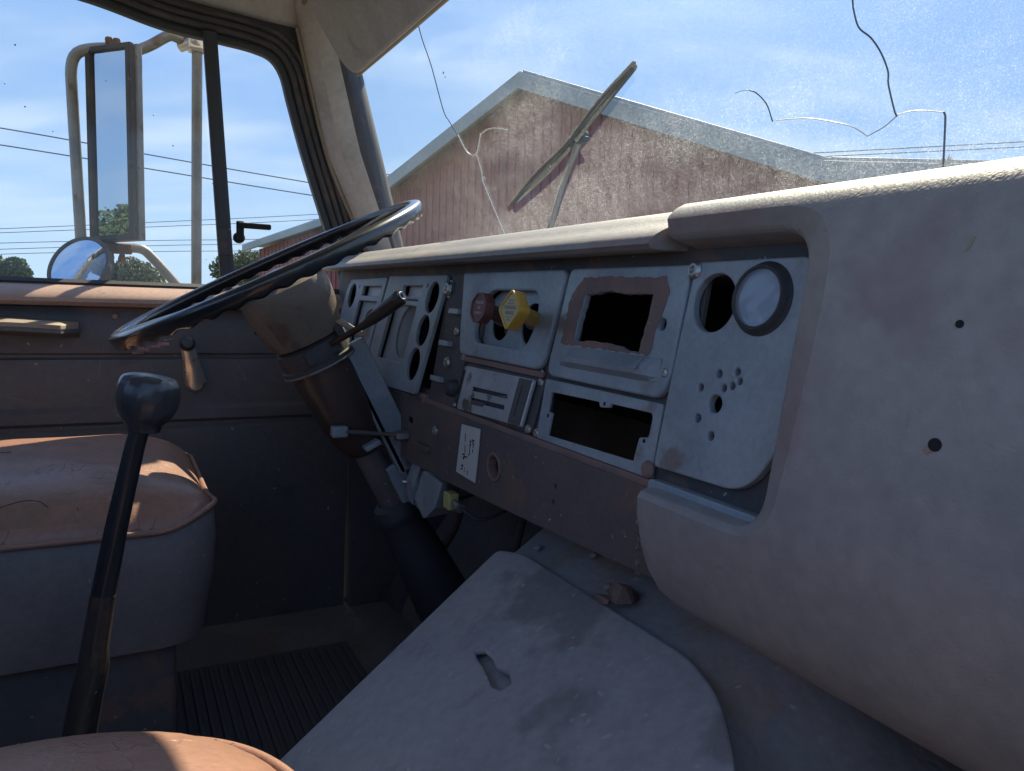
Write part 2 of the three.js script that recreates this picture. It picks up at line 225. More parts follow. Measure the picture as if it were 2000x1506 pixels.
// ------------------------------------------------------------------ ground, barn, trees, wires
{
  const g = new THREE.CircleGeometry(420, 64).rotateX(-Math.PI / 2), p = g.attributes.position, uv = new Float32Array(p.count * 2);
  for (let i = 0; i < p.count; i++) { uv[2 * i] = p.getX(i); uv[2 * i + 1] = p.getZ(i); }
  g.setAttribute('uv', new THREE.BufferAttribute(uv, 2));
  const m = new THREE.Mesh(g, std({ map: worn({ a: [0.11, 0.11, 0.07], b: [0.075, 0.095, 0.045], stain: [0.17, 0.16, 0.14], stainAt: 0.55, speck: 500, tile: 9, seed: 50 }), roughness: 0.95 }));
  m.name = 'ground'; m.receiveShadow = true; m.userData = { kind: 'structure', label: 'flat yard of grass and gravel around the truck' }; scene.add(m);
}
{
  // local axes of the barn: x along its gable end, y up, z towards the truck; the origin lies under the ridge
  const b = thing('barn', 'red metal barn with a pale edged gable roof seen through the windshield', 'barn', [-12.575, -2.0, -6.90]);
  b.rotation.y = 0.298;
  const half = 5.70, ridge = 6.03, eave = 3.90, lean = 5.2, ps = 0.13, low = eave - lean * ps, deep = 16;
  const top = (x) => { const a = Math.abs(x); return a < half ? ridge - (ridge - eave) * a / half : eave - (a - half) * ps; };
  const cuts = []; for (let x = -half - lean; x <= half + lean + 0.01; x += 0.9025) cuts.push(x);
  for (let i = 0; i < cuts.length - 1; i++) {
    const xa = cuts[i] + 0.004, xb = cuts[i + 1] - 0.004, xs = [xa, ...[-half, 0, half].filter((q) => q > xa && q < xb), xb];
    const sh = new THREE.Shape(); sh.moveTo(xa, 0.05); sh.lineTo(xb, 0.05); for (const q of xs.reverse()) sh.lineTo(q, top(q) - 0.06); sh.closePath();
    const gs = [new THREE.ExtrudeGeometry(sh, { depth: 0.02, bevelEnabled: false })];
    for (let k = 0; k < 4; k++) { const rx = xa + 0.06 + k * 0.226, rb = Math.min(rx + 0.05, xb); const rib = new THREE.Shape(); rib.moveTo(rx, 0.05); rib.lineTo(rb, 0.05); rib.lineTo(rb, top(rb) - 0.08); rib.lineTo(rx, top(rx) - 0.08); rib.closePath(); gs.push(new THREE.ExtrudeGeometry(rib, { depth: 0.022, bevelEnabled: true, bevelThickness: 0.008, bevelSize: 0.012, bevelSegments: 1 }).translate(0, 0, 0.018)); }
    part(b, 'siding_panel', gs, M.barn, { local: true });
  }
  const slab = (xa, ya, xb, yb, name) => { const L = Math.hypot(xb - xa, yb - ya), g = new RoundedBoxGeometry(L, 0.08, deep + 0.4, 1, 0.01); g.rotateZ(Math.atan2(yb - ya, xb - xa)); g.translate((xa + xb) / 2, (ya + yb) / 2 + 0.05, -deep / 2 + 0.15); part(b, name, g, M.roofing, { local: true }); };
  slab(-half, eave, -0.02, ridge, 'roof'); slab(0.02, ridge, half, eave, 'roof'); slab(-half - lean - 0.2, low, -half - 0.05, eave, 'lean_to_roof'); slab(half + 0.05, eave, half + lean + 0.2, low, 'lean_to_roof');
  const rake = (xa, ya, xb, yb, dd = 0.24) => { const sh = new THREE.Shape(); sh.moveTo(xa, ya - dd); sh.lineTo(xb, yb - dd); sh.lineTo(xb, yb + 0.03); sh.lineTo(xa, ya + 0.03); sh.closePath(); part(b, 'rake_trim', new THREE.ExtrudeGeometry(sh, { depth: 0.07, bevelEnabled: true, bevelSize: 0.008, bevelThickness: 0.008, bevelSegments: 1 }).translate(0, 0, 0.36), M.trim, { local: true }); };
  rake(-half, eave, 0, ridge); rake(0.001, ridge, half, eave); rake(-half - lean - 0.2, low, -half - 0.001, eave, 0.13); rake(half + 0.001, eave, half + lean + 0.2, low);
  for (const s of [-1, 1]) part(b, 'side_wall', new THREE.BoxGeometry(0.1, low - 0.1, deep - 0.3).translate(s * (half + lean - 0.06), (low - 0.1) / 2, -deep / 2 - 0.15), M.barn, { local: true });
  part(b, 'rear_wall', new THREE.BoxGeometry(2 * (half + lean) - 0.3, low - 0.1, 0.1).translate(0, (low - 0.1) / 2, -deep + 0.1), M.barn, { local: true });
}
const leafMats = [lin(0.05, 0.085, 0.028), lin(0.065, 0.10, 0.035), lin(0.085, 0.10, 0.04)].map((c) => phy({ color: c, roughness: 0.9, transmission: 0.3, thickness: 0 }));
function tree(x, z, h, w, label, group, seed, leaf = 0.22) {
  let st = seed * 999 + 7; const r = () => { st = (Math.imul(st, 1664525) + 1013904223) >>> 0; return st / 4294967296; };
  const t = thing('tree', label, 'tree', [x, -2, z], { group }); const tr = [];
  tr.push(cyl(V(x, -2.05, z), V(x + 0.1, -2 + h * 0.5, z), 0.03 * h, 0.016 * h, 9));
  const blobs = [];
  for (let k = 0; k < 9; k++) { const a = r() * 6.3, d = (0.15 + 0.75 * r()) * w * 0.5, yy = -2 + h * (0.34 + 0.52 * r()), c = V(x + Math.cos(a) * d, yy, z + Math.sin(a) * d); blobs.push([c, w * (0.16 + 0.12 * r())]); if (k < 6) tr.push(cyl(V(x + 0.05, -2 + h * (0.25 + 0.03 * k), z), c, 0.010 * h, 0.004 * h, 6)); }
  blobs.push([V(x, -2 + h * 0.82, z), w * 0.22], [V(x, -2 + h * 0.55, z), w * 0.3]);
  part(t, 'trunk', tr, M.bark);
  const pos = []; const n = leaf < 0.2 ? 7000 : 3600;
  for (let k = 0; k < n; k++) {
    const [c, R] = blobs[k % blobs.length], u = r() * 2 - 1, f = r() * 6.3, q = Math.sqrt(1 - u * u), rr = R * (0.45 + 0.65 * Math.sqrt(r()));
    const p = V(q * Math.cos(f), u * 0.85, q * Math.sin(f)).multiplyScalar(rr).add(c), s = leaf * (0.6 + 0.9 * r());
    const e1 = V(r() - 0.5, r() - 0.5, r() - 0.5).normalize().multiplyScalar(s), e2 = V(r() - 0.5, r() - 0.5, r() - 0.5).cross(e1).normalize().multiplyScalar(s * 0.6);
    const A = p.clone().sub(e1), B = p.clone().add(e2), C = p.clone().add(e1), D = p.clone().sub(e2);
    for (const q2 of [A, B, C, A, C, D]) pos.push(q2.x, q2.y, q2.z);
  }
  const g = new THREE.BufferGeometry(); g.setAttribute('position', new THREE.Float32BufferAttribute(pos, 3)); g.computeVertexNormals();
  part(t, 'crown', g, leafMats[seed % 3]);
}
tree(-74, 8.7, 3.7, 4.5, 'small rounded tree low at the far left edge behind the door window', 'distant trees', 1, 0.15);
tree(-70, -1.0, 4.0, 5.0, 'bushy green tree beyond the round mirror, right of its rim', 'distant trees', 2, 0.15);
tree(-66, -10.0, 5.0, 5.5, 'dark tree standing between the mirror pole and the vent divider', 'distant trees', 3, 0.15);
// trees behind the truck, seen in the flat mirror
tree(2.4, 38, 5.7, 5.0, 'tall green tree behind the truck at the left of the flat mirror image', 'trees in the mirror', 4, 0.11);
tree(5.2, 47, 5.0, 6.5, 'wide green tree behind the truck in the middle of the mirror image', 'trees in the mirror', 5, 0.11);
tree(8.2, 45, 5.3, 6, 'green tree behind the truck at the right of the mirror image', 'trees in the mirror', 6, 0.11);
tree(11.5, 42, 6.4, 7, 'rounded green tree farthest to the right behind the truck', 'trees in the mirror', 7, 0.11);
function wire(pts, r, label, group) { const p = pts.map((q) => V(...q)), m = p[Math.floor(p.length / 2)]; const t = thing('power_line', label, 'wire', [m.x, m.y, m.z], { group }); part(t, 'cable', tube(p, r, 6, 14), M.wire); }
const G1 = 'wires behind the driver window', G2 = 'wires above the right of the windshield';
wire([[-30, 5.35, 12.2], [-30, 4.904, 3.253], [-30, 4.563, -1.241], [-30, 4.185, -6.696], [-30, 3.2, -22]], 0.022, 'upper of two dark wires crossing the middle of the driver window', G1);
wire([[-30, 4.85, 12.2], [-30, 4.369, 3.272], [-30, 4.06, -1.5], [-30, 3.719, -6.699], [-30, 2.8, -22]], 0.022, 'lower of two dark wires crossing the middle of the driver window', G1);
[['first', 1.676, 2.984], ['second', 1.543, 2.787], ['third', 1.21, 2.128], ['fourth', 1.01, 1.97], ['fifth and lowest', 0.85, 1.70]].forEach(([w, ya, yb]) => wire([[-30, ya - 0.9, 11], [-30, ya, 3.38], [-30, (ya + yb) / 2 - 0.03, -1.6], [-30, yb, -6.8], [-30, yb + 1.6, -18]], 0.012, `${w} of the thin pale wires low across the driver window, counted downwards`, G1));
wire([[-30.5, 4.6, -8], [-24.172, 5.802, -20.322], [-17.966, 7.009, -32.342], [-12, 8.2, -44]], 0.02, 'upper thin wire just above the barn roof at the right', G2);
wire([[-30.5, 4.45, -8], [-24.157, 5.66, -20.32], [-17.941, 6.805, -32.337], [-12, 7.95, -44]], 0.02, 'lower thin wire just above the barn roof at the right', G2);
console.log('outside ready');

// ------------------------------------------------------------------ cab shell (setting)
const st = (name, label, geo, mat, opts = {}) => { const t = thing(name, label, null, opts.base ?? [-0.93, -0.8, 0], { kind: 'structure' }); part(t, opts.part ?? 'panel', geo, mat); return t; };
st('cab_floor', 'dark worn cab floor below the seats', [box(-1.88, 0.02, -0.84, -0.80, -0.80, 0.82, 0.004)], M.floor, { part: 'floor_panel' });
{ const f = st('firewall', 'dark firewall and toe board under the dashboard', [box(-1.88, 0.02, -0.80, 0.03, -0.83, -0.80, 0.004), alongX([[-0.80, -0.80], [-0.62, -0.80], [-0.80, -0.55]], -1.88, 0.02)], M.floor, { part: 'firewall_panel', base: [-0.93, -0.8, -0.8] }); }
st('cab_roof', 'tan headliner over the cab', [box(-1.88, 0.03, 0.78, 0.83, -0.60, 0.84, 0.01), headerSkin()], M.lining, { part: 'headliner', base: [-0.93, 0.78, 0.1] });
{ // rear wall with its window
  const sh = new THREE.Shape(rectPts(-1.88, 0.02, -0.80, 0.78).map((p) => new THREE.Vector2(...p))); sh.holes.push(asPath(roundPoly(rectPts(-1.72, -0.14, 0.04, 0.62), 0.08)));
  const P = plane(V(0, 0, 0.80), V(1, 0, 0), V(0, 1, 0));
  st('cab_rear_wall', 'rear cab wall with its window behind the seats', plate(sh, P, 0, 0.03, 0.002), M.frame, { part: 'wall_panel', base: [-0.93, -0.8, 0.8] });
}
{ // driver's side of the cab: cowl side below the window line, rail above the door, post behind the door
  const t = thing('cab_side', 'brown cab side around the driver door', null, [-1.88, -0.8, 0], { kind: 'structure' });
  part(t, 'added_light_blocker', box(0.03, 0.07, -0.80, -0.03, -0.50, 0.62, 0.01), M.door);  // unseen slab added below the open doorway to cut the fill light
  part(t, 'cowl_side', box(-1.93, -1.812, -0.80, 0.085, -0.80, -0.508, 0.006), M.door);
  part(t, 'door_post', box(-1.90, -1.85, -0.80, 0.78, 0.62, 0.80, 0.01), M.door);
  const rows = []; for (let i = 0; i <= 10; i++) { const z = mix(-0.60, 0.80, i / 10), o = 0.605 + 0.04 * clamp((z + 0.4) / 0.6); rows.push([V(-1.90, o, z), V(-1.862, o, z), V(-1.852, o + 0.008, z), V(-1.835, o + 0.05, z), V(-1.80, o + 0.11, z), V(-1.74, 0.76, z), V(-1.68, 0.785, z), V(-1.90, 0.80, z)]); }
  part(t, 'roof_rail', skin(rows, { closeU: true, capEnds: true }), M.lining);
  part(t, 'passenger_rail', box(-0.04, 0.03, 0.66, 0.785, -0.5, 0.80, 0.02), M.lining);
  part(t, 'passenger_post', box(-0.04, 0.02, -0.80, 0.70, 0.70, 0.80, 0.02), M.lining);
  part(t, 'passenger_cowl', box(-0.02, 0.03, -0.80, 0.06, -0.80, -0.50, 0.01), M.door);
}
function headerSkin() { const rows = []; for (let i = 0; i <= 24; i++) { const x = mix(-1.86, 0, i / 24), z = zWs(Math.min(-0.06, Math.max(-1.80, x)), 0.62); rows.push([V(x, 0.615, z - 0.015), V(x, 0.605, z + 0.03), V(x, 0.63, z + 0.06), V(x, 0.70, z + 0.085), V(x, 0.779, z + 0.10), V(x, 0.779, z - 0.05)]); } return skin(rows, { closeU: true, capEnds: true }); }
function zWs(x, y) { return -0.514 - 0.3 * (0.495 - y) - 0.10 * (1 - ((x + 0.93) / 0.87) ** 2); }
const xWs = (y) => -1.843 + y * 0.087;
for (const side of [0, 1]) {
  const mx = (x) => (side ? -1.86 - x : x);
  const t = thing('windshield_pillar', side ? 'windshield pillar at the passenger side, out of the picture' : 'tan padded windshield pillar between driver window and windshield', 'pillar', [mx(-1.82), 0.03, -0.6]);
  const zd = (y) => (y < 0.331 ? -0.519 + (y - 0.191) * 0.457 : -0.455 + (y - 0.331) * 0.24);
  const rows = []; for (let i = 0; i <= 16; i++) { const y = mix(0.0, 0.74, i / 16), d = zd(y), w = zWs(xWs(y), y); rows.push(smooth([V(mx(-1.90), y, d - 0.02), V(mx(-1.856), y, d), V(mx(-1.825), y, d + 0.006), V(mx(-1.785), y, d - 0.014), V(mx(-1.762), y, mix(d, w, 0.62)), V(mx(-1.772), y, w + 0.015), V(mx(-1.80), y, w - 0.012), V(mx(-1.90), y, w - 0.05)], 26)); }
  part(t, 'pillar_trim', skin(rows.map((q) => q.slice(0, 15)), { angle: 1.2 }), M.lining);
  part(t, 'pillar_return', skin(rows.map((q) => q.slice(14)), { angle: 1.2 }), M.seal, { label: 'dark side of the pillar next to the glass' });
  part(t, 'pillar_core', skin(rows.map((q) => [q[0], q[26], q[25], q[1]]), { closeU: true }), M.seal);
  part(t, 'welt', tube([0, 0.15, 0.3, 0.45, 0.6].map((y) => V(mx(-1.842), y, zd(y) + 0.008)), 0.006, 8), M.tan);
}
console.log('shell ready');

// ------------------------------------------------------------------ windshield
{
  const t = thing('windshield', 'dusty cracked windshield in front of the dashboard', 'windshield', [-0.93, 0.02, -0.7]);
  const nx = 48, ny = 20, pos = [], uv = [], idx = [];
  for (let j = 0; j <= ny; j++) for (let i = 0; i <= nx; i++) { const y = mix(0.015, 0.665, j / ny), x = mix(xWs(y), -1.86 - xWs(y), i / nx); pos.push(x, y, zWs(x, y)); uv.push(i / nx, j / ny); }
  for (let j = 0; j < ny; j++) for (let i = 0; i < nx; i++) { const a = j * (nx + 1) + i; idx.push(a, a + 1, a + nx + 2, a, a + nx + 2, a + nx + 1); }
  const g = new THREE.BufferGeometry(); g.setAttribute('position', new THREE.Float32BufferAttribute(pos, 3)); g.setAttribute('uv', new THREE.Float32BufferAttribute(uv, 2)); g.setIndex(idx); g.computeVertexNormals();
  // dried dusty grains, thick in blotches, thin at the left, raised there to imitate a reflected veil
  const dustAndVeil = grayTex(2048, 0, (u, v, i, j) => {
    const blot = fbm(u, v, 6, 5, 91), film = mix(0.30, 1, sstep(0.10, 0.34, u + 0.16 * (blot - 0.5) - 0.10 * v)), heavy = mix(0.4, 1, sstep(0.35, 0.65, blot));
    const grain = hash(i, j, 7), streak = fbm(u, v * 0.2, 128, 2, 19), fine = fbm(u, v, 400, 2, 23);
    let r = 0.11 + film * heavy * (0.04 + 0.11 * streak + 0.15 * fine) + film * (0.11 + 0.13 * heavy) * (grain > 0.8 ? 1 : 0) + (grain > 0.996 ? 0.25 : 0);
    return clamp(r, 0.0, 0.9);
  }, 1024);
  dustAndVeil.wrapS = dustAndVeil.wrapT = THREE.ClampToEdgeWrapping;
  part(t, 'glass', g, phy({ color: lin(0.90, 0.95, 0.94), transmission: 1, thickness: 0, ior: 1.5, roughness: 1, roughnessMap: dustAndVeil }), { keepUV: true });
  const wp = (l, off = 0.003) => l.map(([x, y]) => V(x, y, zWs(x, y) + off));
  const crackList = [
    [[[-1.506, 0.62], [-1.506, 0.555], [-1.504, 0.516], [-1.494, 0.466], [-1.488, 0.382], [-1.476, 0.359], [-1.456, 0.328]], 0.0011, 0], [[[-1.456, 0.328], [-1.437, 0.293], [-1.407, 0.286], [-1.376, 0.318]], 0.00153, 1],
    [[[-1.372, 0.319], [-1.348, 0.323], [-1.318, 0.32], [-1.285, 0.312]], 0.00126, 1], [[[-1.405, 0.282], [-1.401, 0.248], [-1.404, 0.232], [-1.372, 0.137], [-1.36, 0.1]], 0.00126, 1],
    [[[-0.534, 0.35], [-0.536, 0.305], [-0.536, 0.296], [-0.532, 0.279], [-0.519, 0.266], [-0.509, 0.25], [-0.503, 0.232], [-0.504, 0.221], [-0.5, 0.197], [-0.498, 0.191]], 0.0009, 0], [[[-0.498, 0.191], [-0.514, 0.184], [-0.535, 0.179]], 0.0005, 0],
    [[[-0.497, 0.192], [-0.483, 0.192], [-0.469, 0.19], [-0.449, 0.1845]], 0.00054, 1], [[[-0.447, 0.184], [-0.446, 0.18], [-0.449, 0.158], [-0.452, 0.137], [-0.453, 0.12]], 0.0010, 0],
    [[[-0.535, 0.179], [-0.552, 0.191], [-0.578, 0.201], [-0.612, 0.211], [-0.659, 0.218]], 0.00063, 1], [[[-0.665, 0.218], [-0.671, 0.238], [-0.685, 0.253], [-0.695, 0.258]], 0.0008, 0], [[[-0.695, 0.258], [-0.71, 0.2605], [-0.72, 0.26]], 0.0004, 0], [[[-0.665, 0.239], [-0.69, 0.243]], 0.00027, 1],
  ];
  for (const [l, r, k] of crackList) part(t, 'crack', tube(wp(l), r, 5, 5), k ? M.crackWhite : M.crackDark, { label: k ? 'pale glinting crack in the glass' : 'dark hairline crack in the glass' });
  const c0 = V(-0.450, 0.139, zWs(-0.45, 0.139) + 0.002), fl = [];
  for (let k = 0; k < 26; k++) { const a = k * 0.43 - 0.3, L = 0.004 + 0.007 * hash(k, 1, 1); fl.push(cyl(c0, c0.clone().add(V(Math.cos(a) * L, Math.abs(Math.sin(a)) * L * 1.0, 0.0015 + 0.001 * Math.sin(a))), 0.0016, 0.0002, 5)); }
  part(t, 'chip', fl, M.crackWhite, { label: 'white star chip at the foot of the right crack' });
  const spots = [[-1.458, 0.446, 0.004, 1], [-1.455, 0.438, 0.002, 1], [-1.02, 0.265, 0.006, 0], [-1.175, 0.235, 0.003, 0], [-1.40, 0.24, 0.005, 0], [-0.98, 0.21, 0.004, 0], [-1.23, 0.27, 0.003, 0]];
  for (const [x, y, r, k] of spots) { const pts = []; for (let q = 0; q < 14; q++) { const a = q * 2.4, rr = r * (0.4 + 0.6 * hash(q, x * 1000 | 0, 3)); pts.push(V(x + Math.cos(a) * rr * 0.6, y + Math.sin(a) * rr, zWs(x, y) + 0.0015 + (q % 2) * 0.001)); } part(t, 'splatter', new ConvexGeometry(pts), k ? M.black : M.crackWhite); }
  const gas = [0.0, 0.15, 0.3, 0.45, 0.6, 0.68].map((y) => V(xWs(y) + 0.006, y, zWs(xWs(y), y) + 0.008));
  part(t, 'gasket', [tube(gas, 0.013, 10), tube(gas.map((p) => V(-1.86 - p.x, p.y, p.z)), 0.013, 10)], M.rubber);
}
{
  const t = thing('wiper', 'windshield wiper resting slantwise across the driver side of the glass', 'wiper', [-1.273, 0.10, -0.74]);
  const w = (x, y, o) => V(x, y, zWs(x, y) - o);
  const a = w(-1.349, 0.187, 0.012), b = w(-1.126, 0.275, 0.018), c = w(-0.926, 0.346, 0.012);
  part(t, 'rubber_blade', tube([a, w(-1.238, 0.231, 0.008), w(-1.126, 0.268, 0.008), w(-1.02, 0.313, 0.008), c], 0.0035, 8), M.rubber);
  part(t, 'blade_frame', tube([w(-1.335, 0.193, 0.020), w(-1.22, 0.24, 0.028), b.clone().add(V(0, 0.005, -0.012)), w(-1.02, 0.318, 0.026), w(-0.935, 0.344, 0.018)], 0.0055, 8), M.rubber);
  part(t, 'arm', [tube([w(-1.285, 0.09, 0.05), w(-1.273, 0.144, 0.045), w(-1.20, 0.215, 0.038), w(-1.126, 0.27, 0.032)], 0.0055, 8)], M.pipe);
  part(t, 'pivot', [lathe([[0.0001, 0.012], [0.009, 0.010], [0.011, 0], [0.011, -0.014], [0.0001, -0.014]], w(-1.118, 0.283, 0.03), V(0.3, 0.2, 1), 16), box(-1.128, -1.104, 0.268, 0.279, zWs(-1.11, 0.27) - 0.04, zWs(-1.11, 0.27) - 0.025)], M.rubber);
}
{ // sun visor
  const t = thing('sun_visor', 'folded brown sun visor above the driver side of the windshield', 'sun visor', [-1.4, 0.62, -0.38]);
  const P = plane(V(0, 0.468, -0.471), V(1, 0, 0), V(0, 0.162, 0.100));
  const sh = roundPoly([[-1.685, 0.0], [-0.98, 0.0], [-0.98, 0.19], [-1.70, 0.19]], [0.075, 0.02, 0.02, 0.03]);
  part(t, 'visor_board', plate(sh, P, -0.012, 0.010, 0.006, 16), M.visor);
  part(t, 'edge_piping', tube([at(P, -1.655, 0.001, 0), at(P, -1.4, 0, 0), at(P, -0.99, 0, 0)], 0.0045, 8), M.tan);
  part(t, 'hinge_rod', cyl(at(P, -1.74, 0.185, 0.0), at(P, -1.60, 0.185, 0.0), 0.006), M.pipe);
}
console.log('windshield ready');

// ------------------------------------------------------------------ driver door
{
  const t = thing('driver_door', 'brown driver door with vent window, seen from inside', 'door', [-1.87, -0.8, 0.05]);
  const X = -1.85;
  const open = smooth([V(X, 0.0, -0.505), V(X, 0.085, -0.478), V(X, 0.167, -0.450), V(X, 0.335, -0.395), V(X, 0.44, -0.365), V(X, 0.502, -0.347), V(X, 0.530, -0.325), V(X, 0.541, -0.29), V(X, 0.548, -0.21), V(X, 0.556, -0.10), V(X, 0.585, 0.05), V(X, 0.60, 0.3), V(X, 0.60, 0.58)], 110);
  const N = V(1, 0, 0);
  const inPlane = (p, i, a) => { const q = a[Math.min(i + 1, a.length - 1)], o = a[Math.max(i - 1, 0)]; return N.clone().cross(q.clone().sub(o).normalize()).normalize(); };
  const sgn = Math.sign(inPlane(open[40], 40, open).z) || 1;       // make outward point forwards (-z) on the front edge
  const off = (d) => open.map((p, i, a) => p.clone().addScaledVector(inPlane(p, i, a), -sgn * d));
  const bead = (w, h, b) => { const pr = []; for (let k = 0; k <= 8; k++) { const a = Math.PI * k / 8; pr.push([Math.cos(a) * w / 2, b + Math.sin(a) * h]); } pr.push([-w / 2, b - 0.02], [w / 2, b - 0.02]); return pr; };
  part(t, 'glass_channel', sweep(off(0.007), N, bead(0.018, 0.006, -0.012), true), M.rubber);
  part(t, 'inner_seal', sweep(off(0.023), N, bead(0.015, 0.008, -0.003), true), M.seal);
  part(t, 'frame_lip', sweep(off(0.037), N, bead(0.014, 0.006, 0.002), true), M.seal);
  part(t, 'outer_seal', sweep(off(0.052), N, bead(0.016, 0.012, -0.001), true), M.seal);
  part(t, 'frame_flange', sweep(off(0.082), N, bead(0.05, 0.004, -0.016), true), M.seal);
  // glass panes
  const divT = V(X, 0.56, -0.193), divB = V(X, -0.01, -0.228);
  const P = plane(V(X - 0.012, 0, 0), V(0, 0, -1), V(0, 1, 0));      // s = -z
  const pane = (pts) => { const g = new THREE.ShapeGeometry(new THREE.Shape(pts.map(([z, y]) => new THREE.Vector2(-z, y)))); g.applyMatrix4(frameMatrix(P.o, P.x, P.y, P.n)); return g; };
  const sideDust = grayTex(1024, 0.7, (u, v, i, j) => 0.07 + 0.05 * fbm(u, v, 8, 4, 61) + (hash(i >> 1, j >> 1, 21) > 0.9975 ? 0.3 : 0));
  const paneMat = phy({ color: lin(0.93, 0.96, 0.955), transmission: 1, thickness: 0, ior: 1.5, roughness: 1, roughnessMap: sideDust });
  part(t, 'window_pane', pane([[-0.205, -0.01], [0.60, -0.01], [0.60, 0.62], [0.1, 0.60], [-0.175, 0.565]]), paneMat);
  part(t, 'vent_pane', pane([[-0.235, -0.01], [-0.51, -0.01], [-0.40, 0.33], [-0.34, 0.53], [-0.21, 0.56]]), paneMat);
  for (let k = 0; k < 16; k++) { const z = mix(-0.44, 0.2, hash(k, 2, 5)), y = mix(0.06, 0.5, hash(k, 3, 5)); if (z < -0.2 && z < -0.46 + y * 0.3) continue; const r = 0.0008 + 0.0012 * hash(k, 4, 5); part(t, 'splatter', new THREE.SphereGeometry(r, 6, 5).translate(X - 0.0105, y, z), k % 3 ? M.black : M.crackWhite); }
  const dv = divT.clone().sub(divB), dn = dv.clone().normalize(), dx = V(0, -dn.z, dn.y);
  part(t, 'vent_divider', skin([0, 0.25, 0.5, 0.75, 1].map((k) => { const c = divB.clone().addScaledVector(dv, k), w = 0.0155 - 0.001 * k; return [[-w, -0.012], [-w, 0.006], [-w * 0.6, 0.010], [w * 0.6, 0.010], [w, 0.006], [w, -0.012]].map(([a, b]) => c.clone().addScaledVector(dx, a).add(V(b, 0, 0))); }), { closeU: true, capEnds: true, angle: 0.5 }), M.rubber);
  part(t, 'divider_clip', box(X + 0.009, X + 0.013, 0.075, 0.135, -0.234, -0.207, 0.002), M.seal, { label: 'worn metal clip low on the vent divider' });
  const latch = part(t, 'vent_latch', [lathe([[0.0001, 0.018], [0.010, 0.016], [0.013, 0.010], [0.013, 0], [0.0001, 0]], V(X - 0.012, 0.118, -0.253), V(1, 0, 0), 20), box(X + 0.004, X + 0.012, 0.112, 0.155, -0.262, -0.245, 0.003)], M.black, { label: 'black L shaped latch on the vent pane' });
  part(latch, 'latch_handle', box(X + 0.002, X + 0.016, 0.139, 0.152, -0.322, -0.248, 0.004), M.black);
  part(latch, 'latch_screw', lathe([[0.0001, 0.004], [0.004, 0.003], [0.005, 0]], V(X + 0.007, 0.121, -0.256), V(1, 0, 0), 12), M.screw);
  // sill and panel
  part(t, 'sill_seal', alongXz([[X - 0.006, -0.01], [X + 0.012, -0.008], [X + 0.016, 0.001], [X + 0.006, 0.008], [X - 0.004, 0.006]], -0.50, 0.62), M.rubber);
  part(t, 'window_sill', alongXz([[X - 0.03, -0.04], [X - 0.03, -0.006], [X + 0.012, -0.003], [X + 0.034, -0.008], [X + 0.058, -0.0175], [X + 0.076, -0.029], [X + 0.081, -0.038], [X + 0.072, -0.046], [X + 0.03, -0.049], [X - 0.03, -0.05]], -0.50, 0.62), M.sill, { label: 'sunlit tan painted window sill' });
  const prof = [[X - 0.03, -0.05], [X + 0.03, -0.05], [X + 0.026, -0.066], [X + 0.030, -0.085], [X + 0.034, -0.14], [X + 0.033, -0.147], [X + 0.024, -0.151], [X + 0.024, -0.157], [X + 0.034, -0.161], [X + 0.038, -0.22], [X + 0.038, -0.262], [X + 0.047, -0.272], [X + 0.047, -0.294], [X + 0.036, -0.302], [X + 0.036, -0.309], [X + 0.046, -0.316], [X + 0.046, -0.50], [X + 0.03, -0.60], [X + 0.02, -0.805], [X - 0.03, -0.805]];
  part(t, 'door_panel', alongXz(prof, -0.50, 0.62), M.door);
  part(t, 'plug', lathe([[0.0001, 0.004], [0.005, 0.003], [0.007, 0]], V(X + 0.031, -0.068, 0.005), V(1, 0, 0), 14), M.tan, { label: 'pale plug below the sill' });
  part(t, 'hole', lathe([[0.0001, 0.0005], [0.005, 0.0005], [0.005, -0.002]], V(X + 0.032, -0.10, -0.285), V(1, 0, 0), 14), M.black);
  // armrest
  const ar = []; for (let i = 0; i <= 14; i++) { const z = mix(0.072, 0.46, i / 14), e = sstep(0, 0.02, z - 0.072), y = -0.083 + 0.006 * sstep(0.07, 0.2, z), w = 0.050 + 0.056 * e; ar.push([V(X + 0.02, y, z), V(X + 0.02 + w * 0.8, y, z), V(X + 0.024 + w, y - 0.004, z), V(X + 0.026 + w, y - 0.018, z), V(X + 0.022 + w * 0.75, y - 0.024, z), V(X + 0.02, y - 0.034, z)]); }
  const arm = part(t, 'armrest', skin(ar, { closeU: true, capEnds: true, angle: 0.5 }), M.door);
  part(arm, 'armrest_painted_sun', skin(ar.map((q) => [q[0].clone().add(V(0, 0.004, 0)), q[1].clone().add(V(0, 0.004, 0)), q[2].clone().add(V(0.0015, 0.002, 0)), q[2].clone().add(V(0.003, -0.006, 0))]), { angle: 0.9 }), M.tan);  // sunlight on the top is put into this lighter tan sheet
  // window crank
  const pv = V(X + 0.060, -0.212, -0.150), kn = V(X + 0.094, -0.122, -0.131), d = kn.clone().sub(pv).normalize();
  const crank = part(t, 'window_crank', [lathe([[0.0001, 0.036], [0.014, 0.034], [0.019, 0.026], [0.021, 0.012], [0.021, 0]], pv.clone().add(V(-0.022, 0, 0)), V(1, 0, 0), 28), skin([0, 0.15, 0.4, 0.7, 0.9, 1].map((k) => { const c = pv.clone().lerp(kn, k).add(V(0.016 - 0.016 * k, 0, 0)), w = mix(0.0235, 0.0135, k), th = mix(0.012, 0.008, k), s = V(1, 0, 0).cross(d).normalize(); return Array.from({ length: 14 }, (_, q) => { const a = q / 14 * 2 * Math.PI; return c.clone().addScaledVector(s, Math.cos(a) * w).add(V(Math.sin(a) * th, 0, 0)); }); }), { closeU: true, capEnds: true })], M.chrome, { label: 'chrome window crank pointing up' });
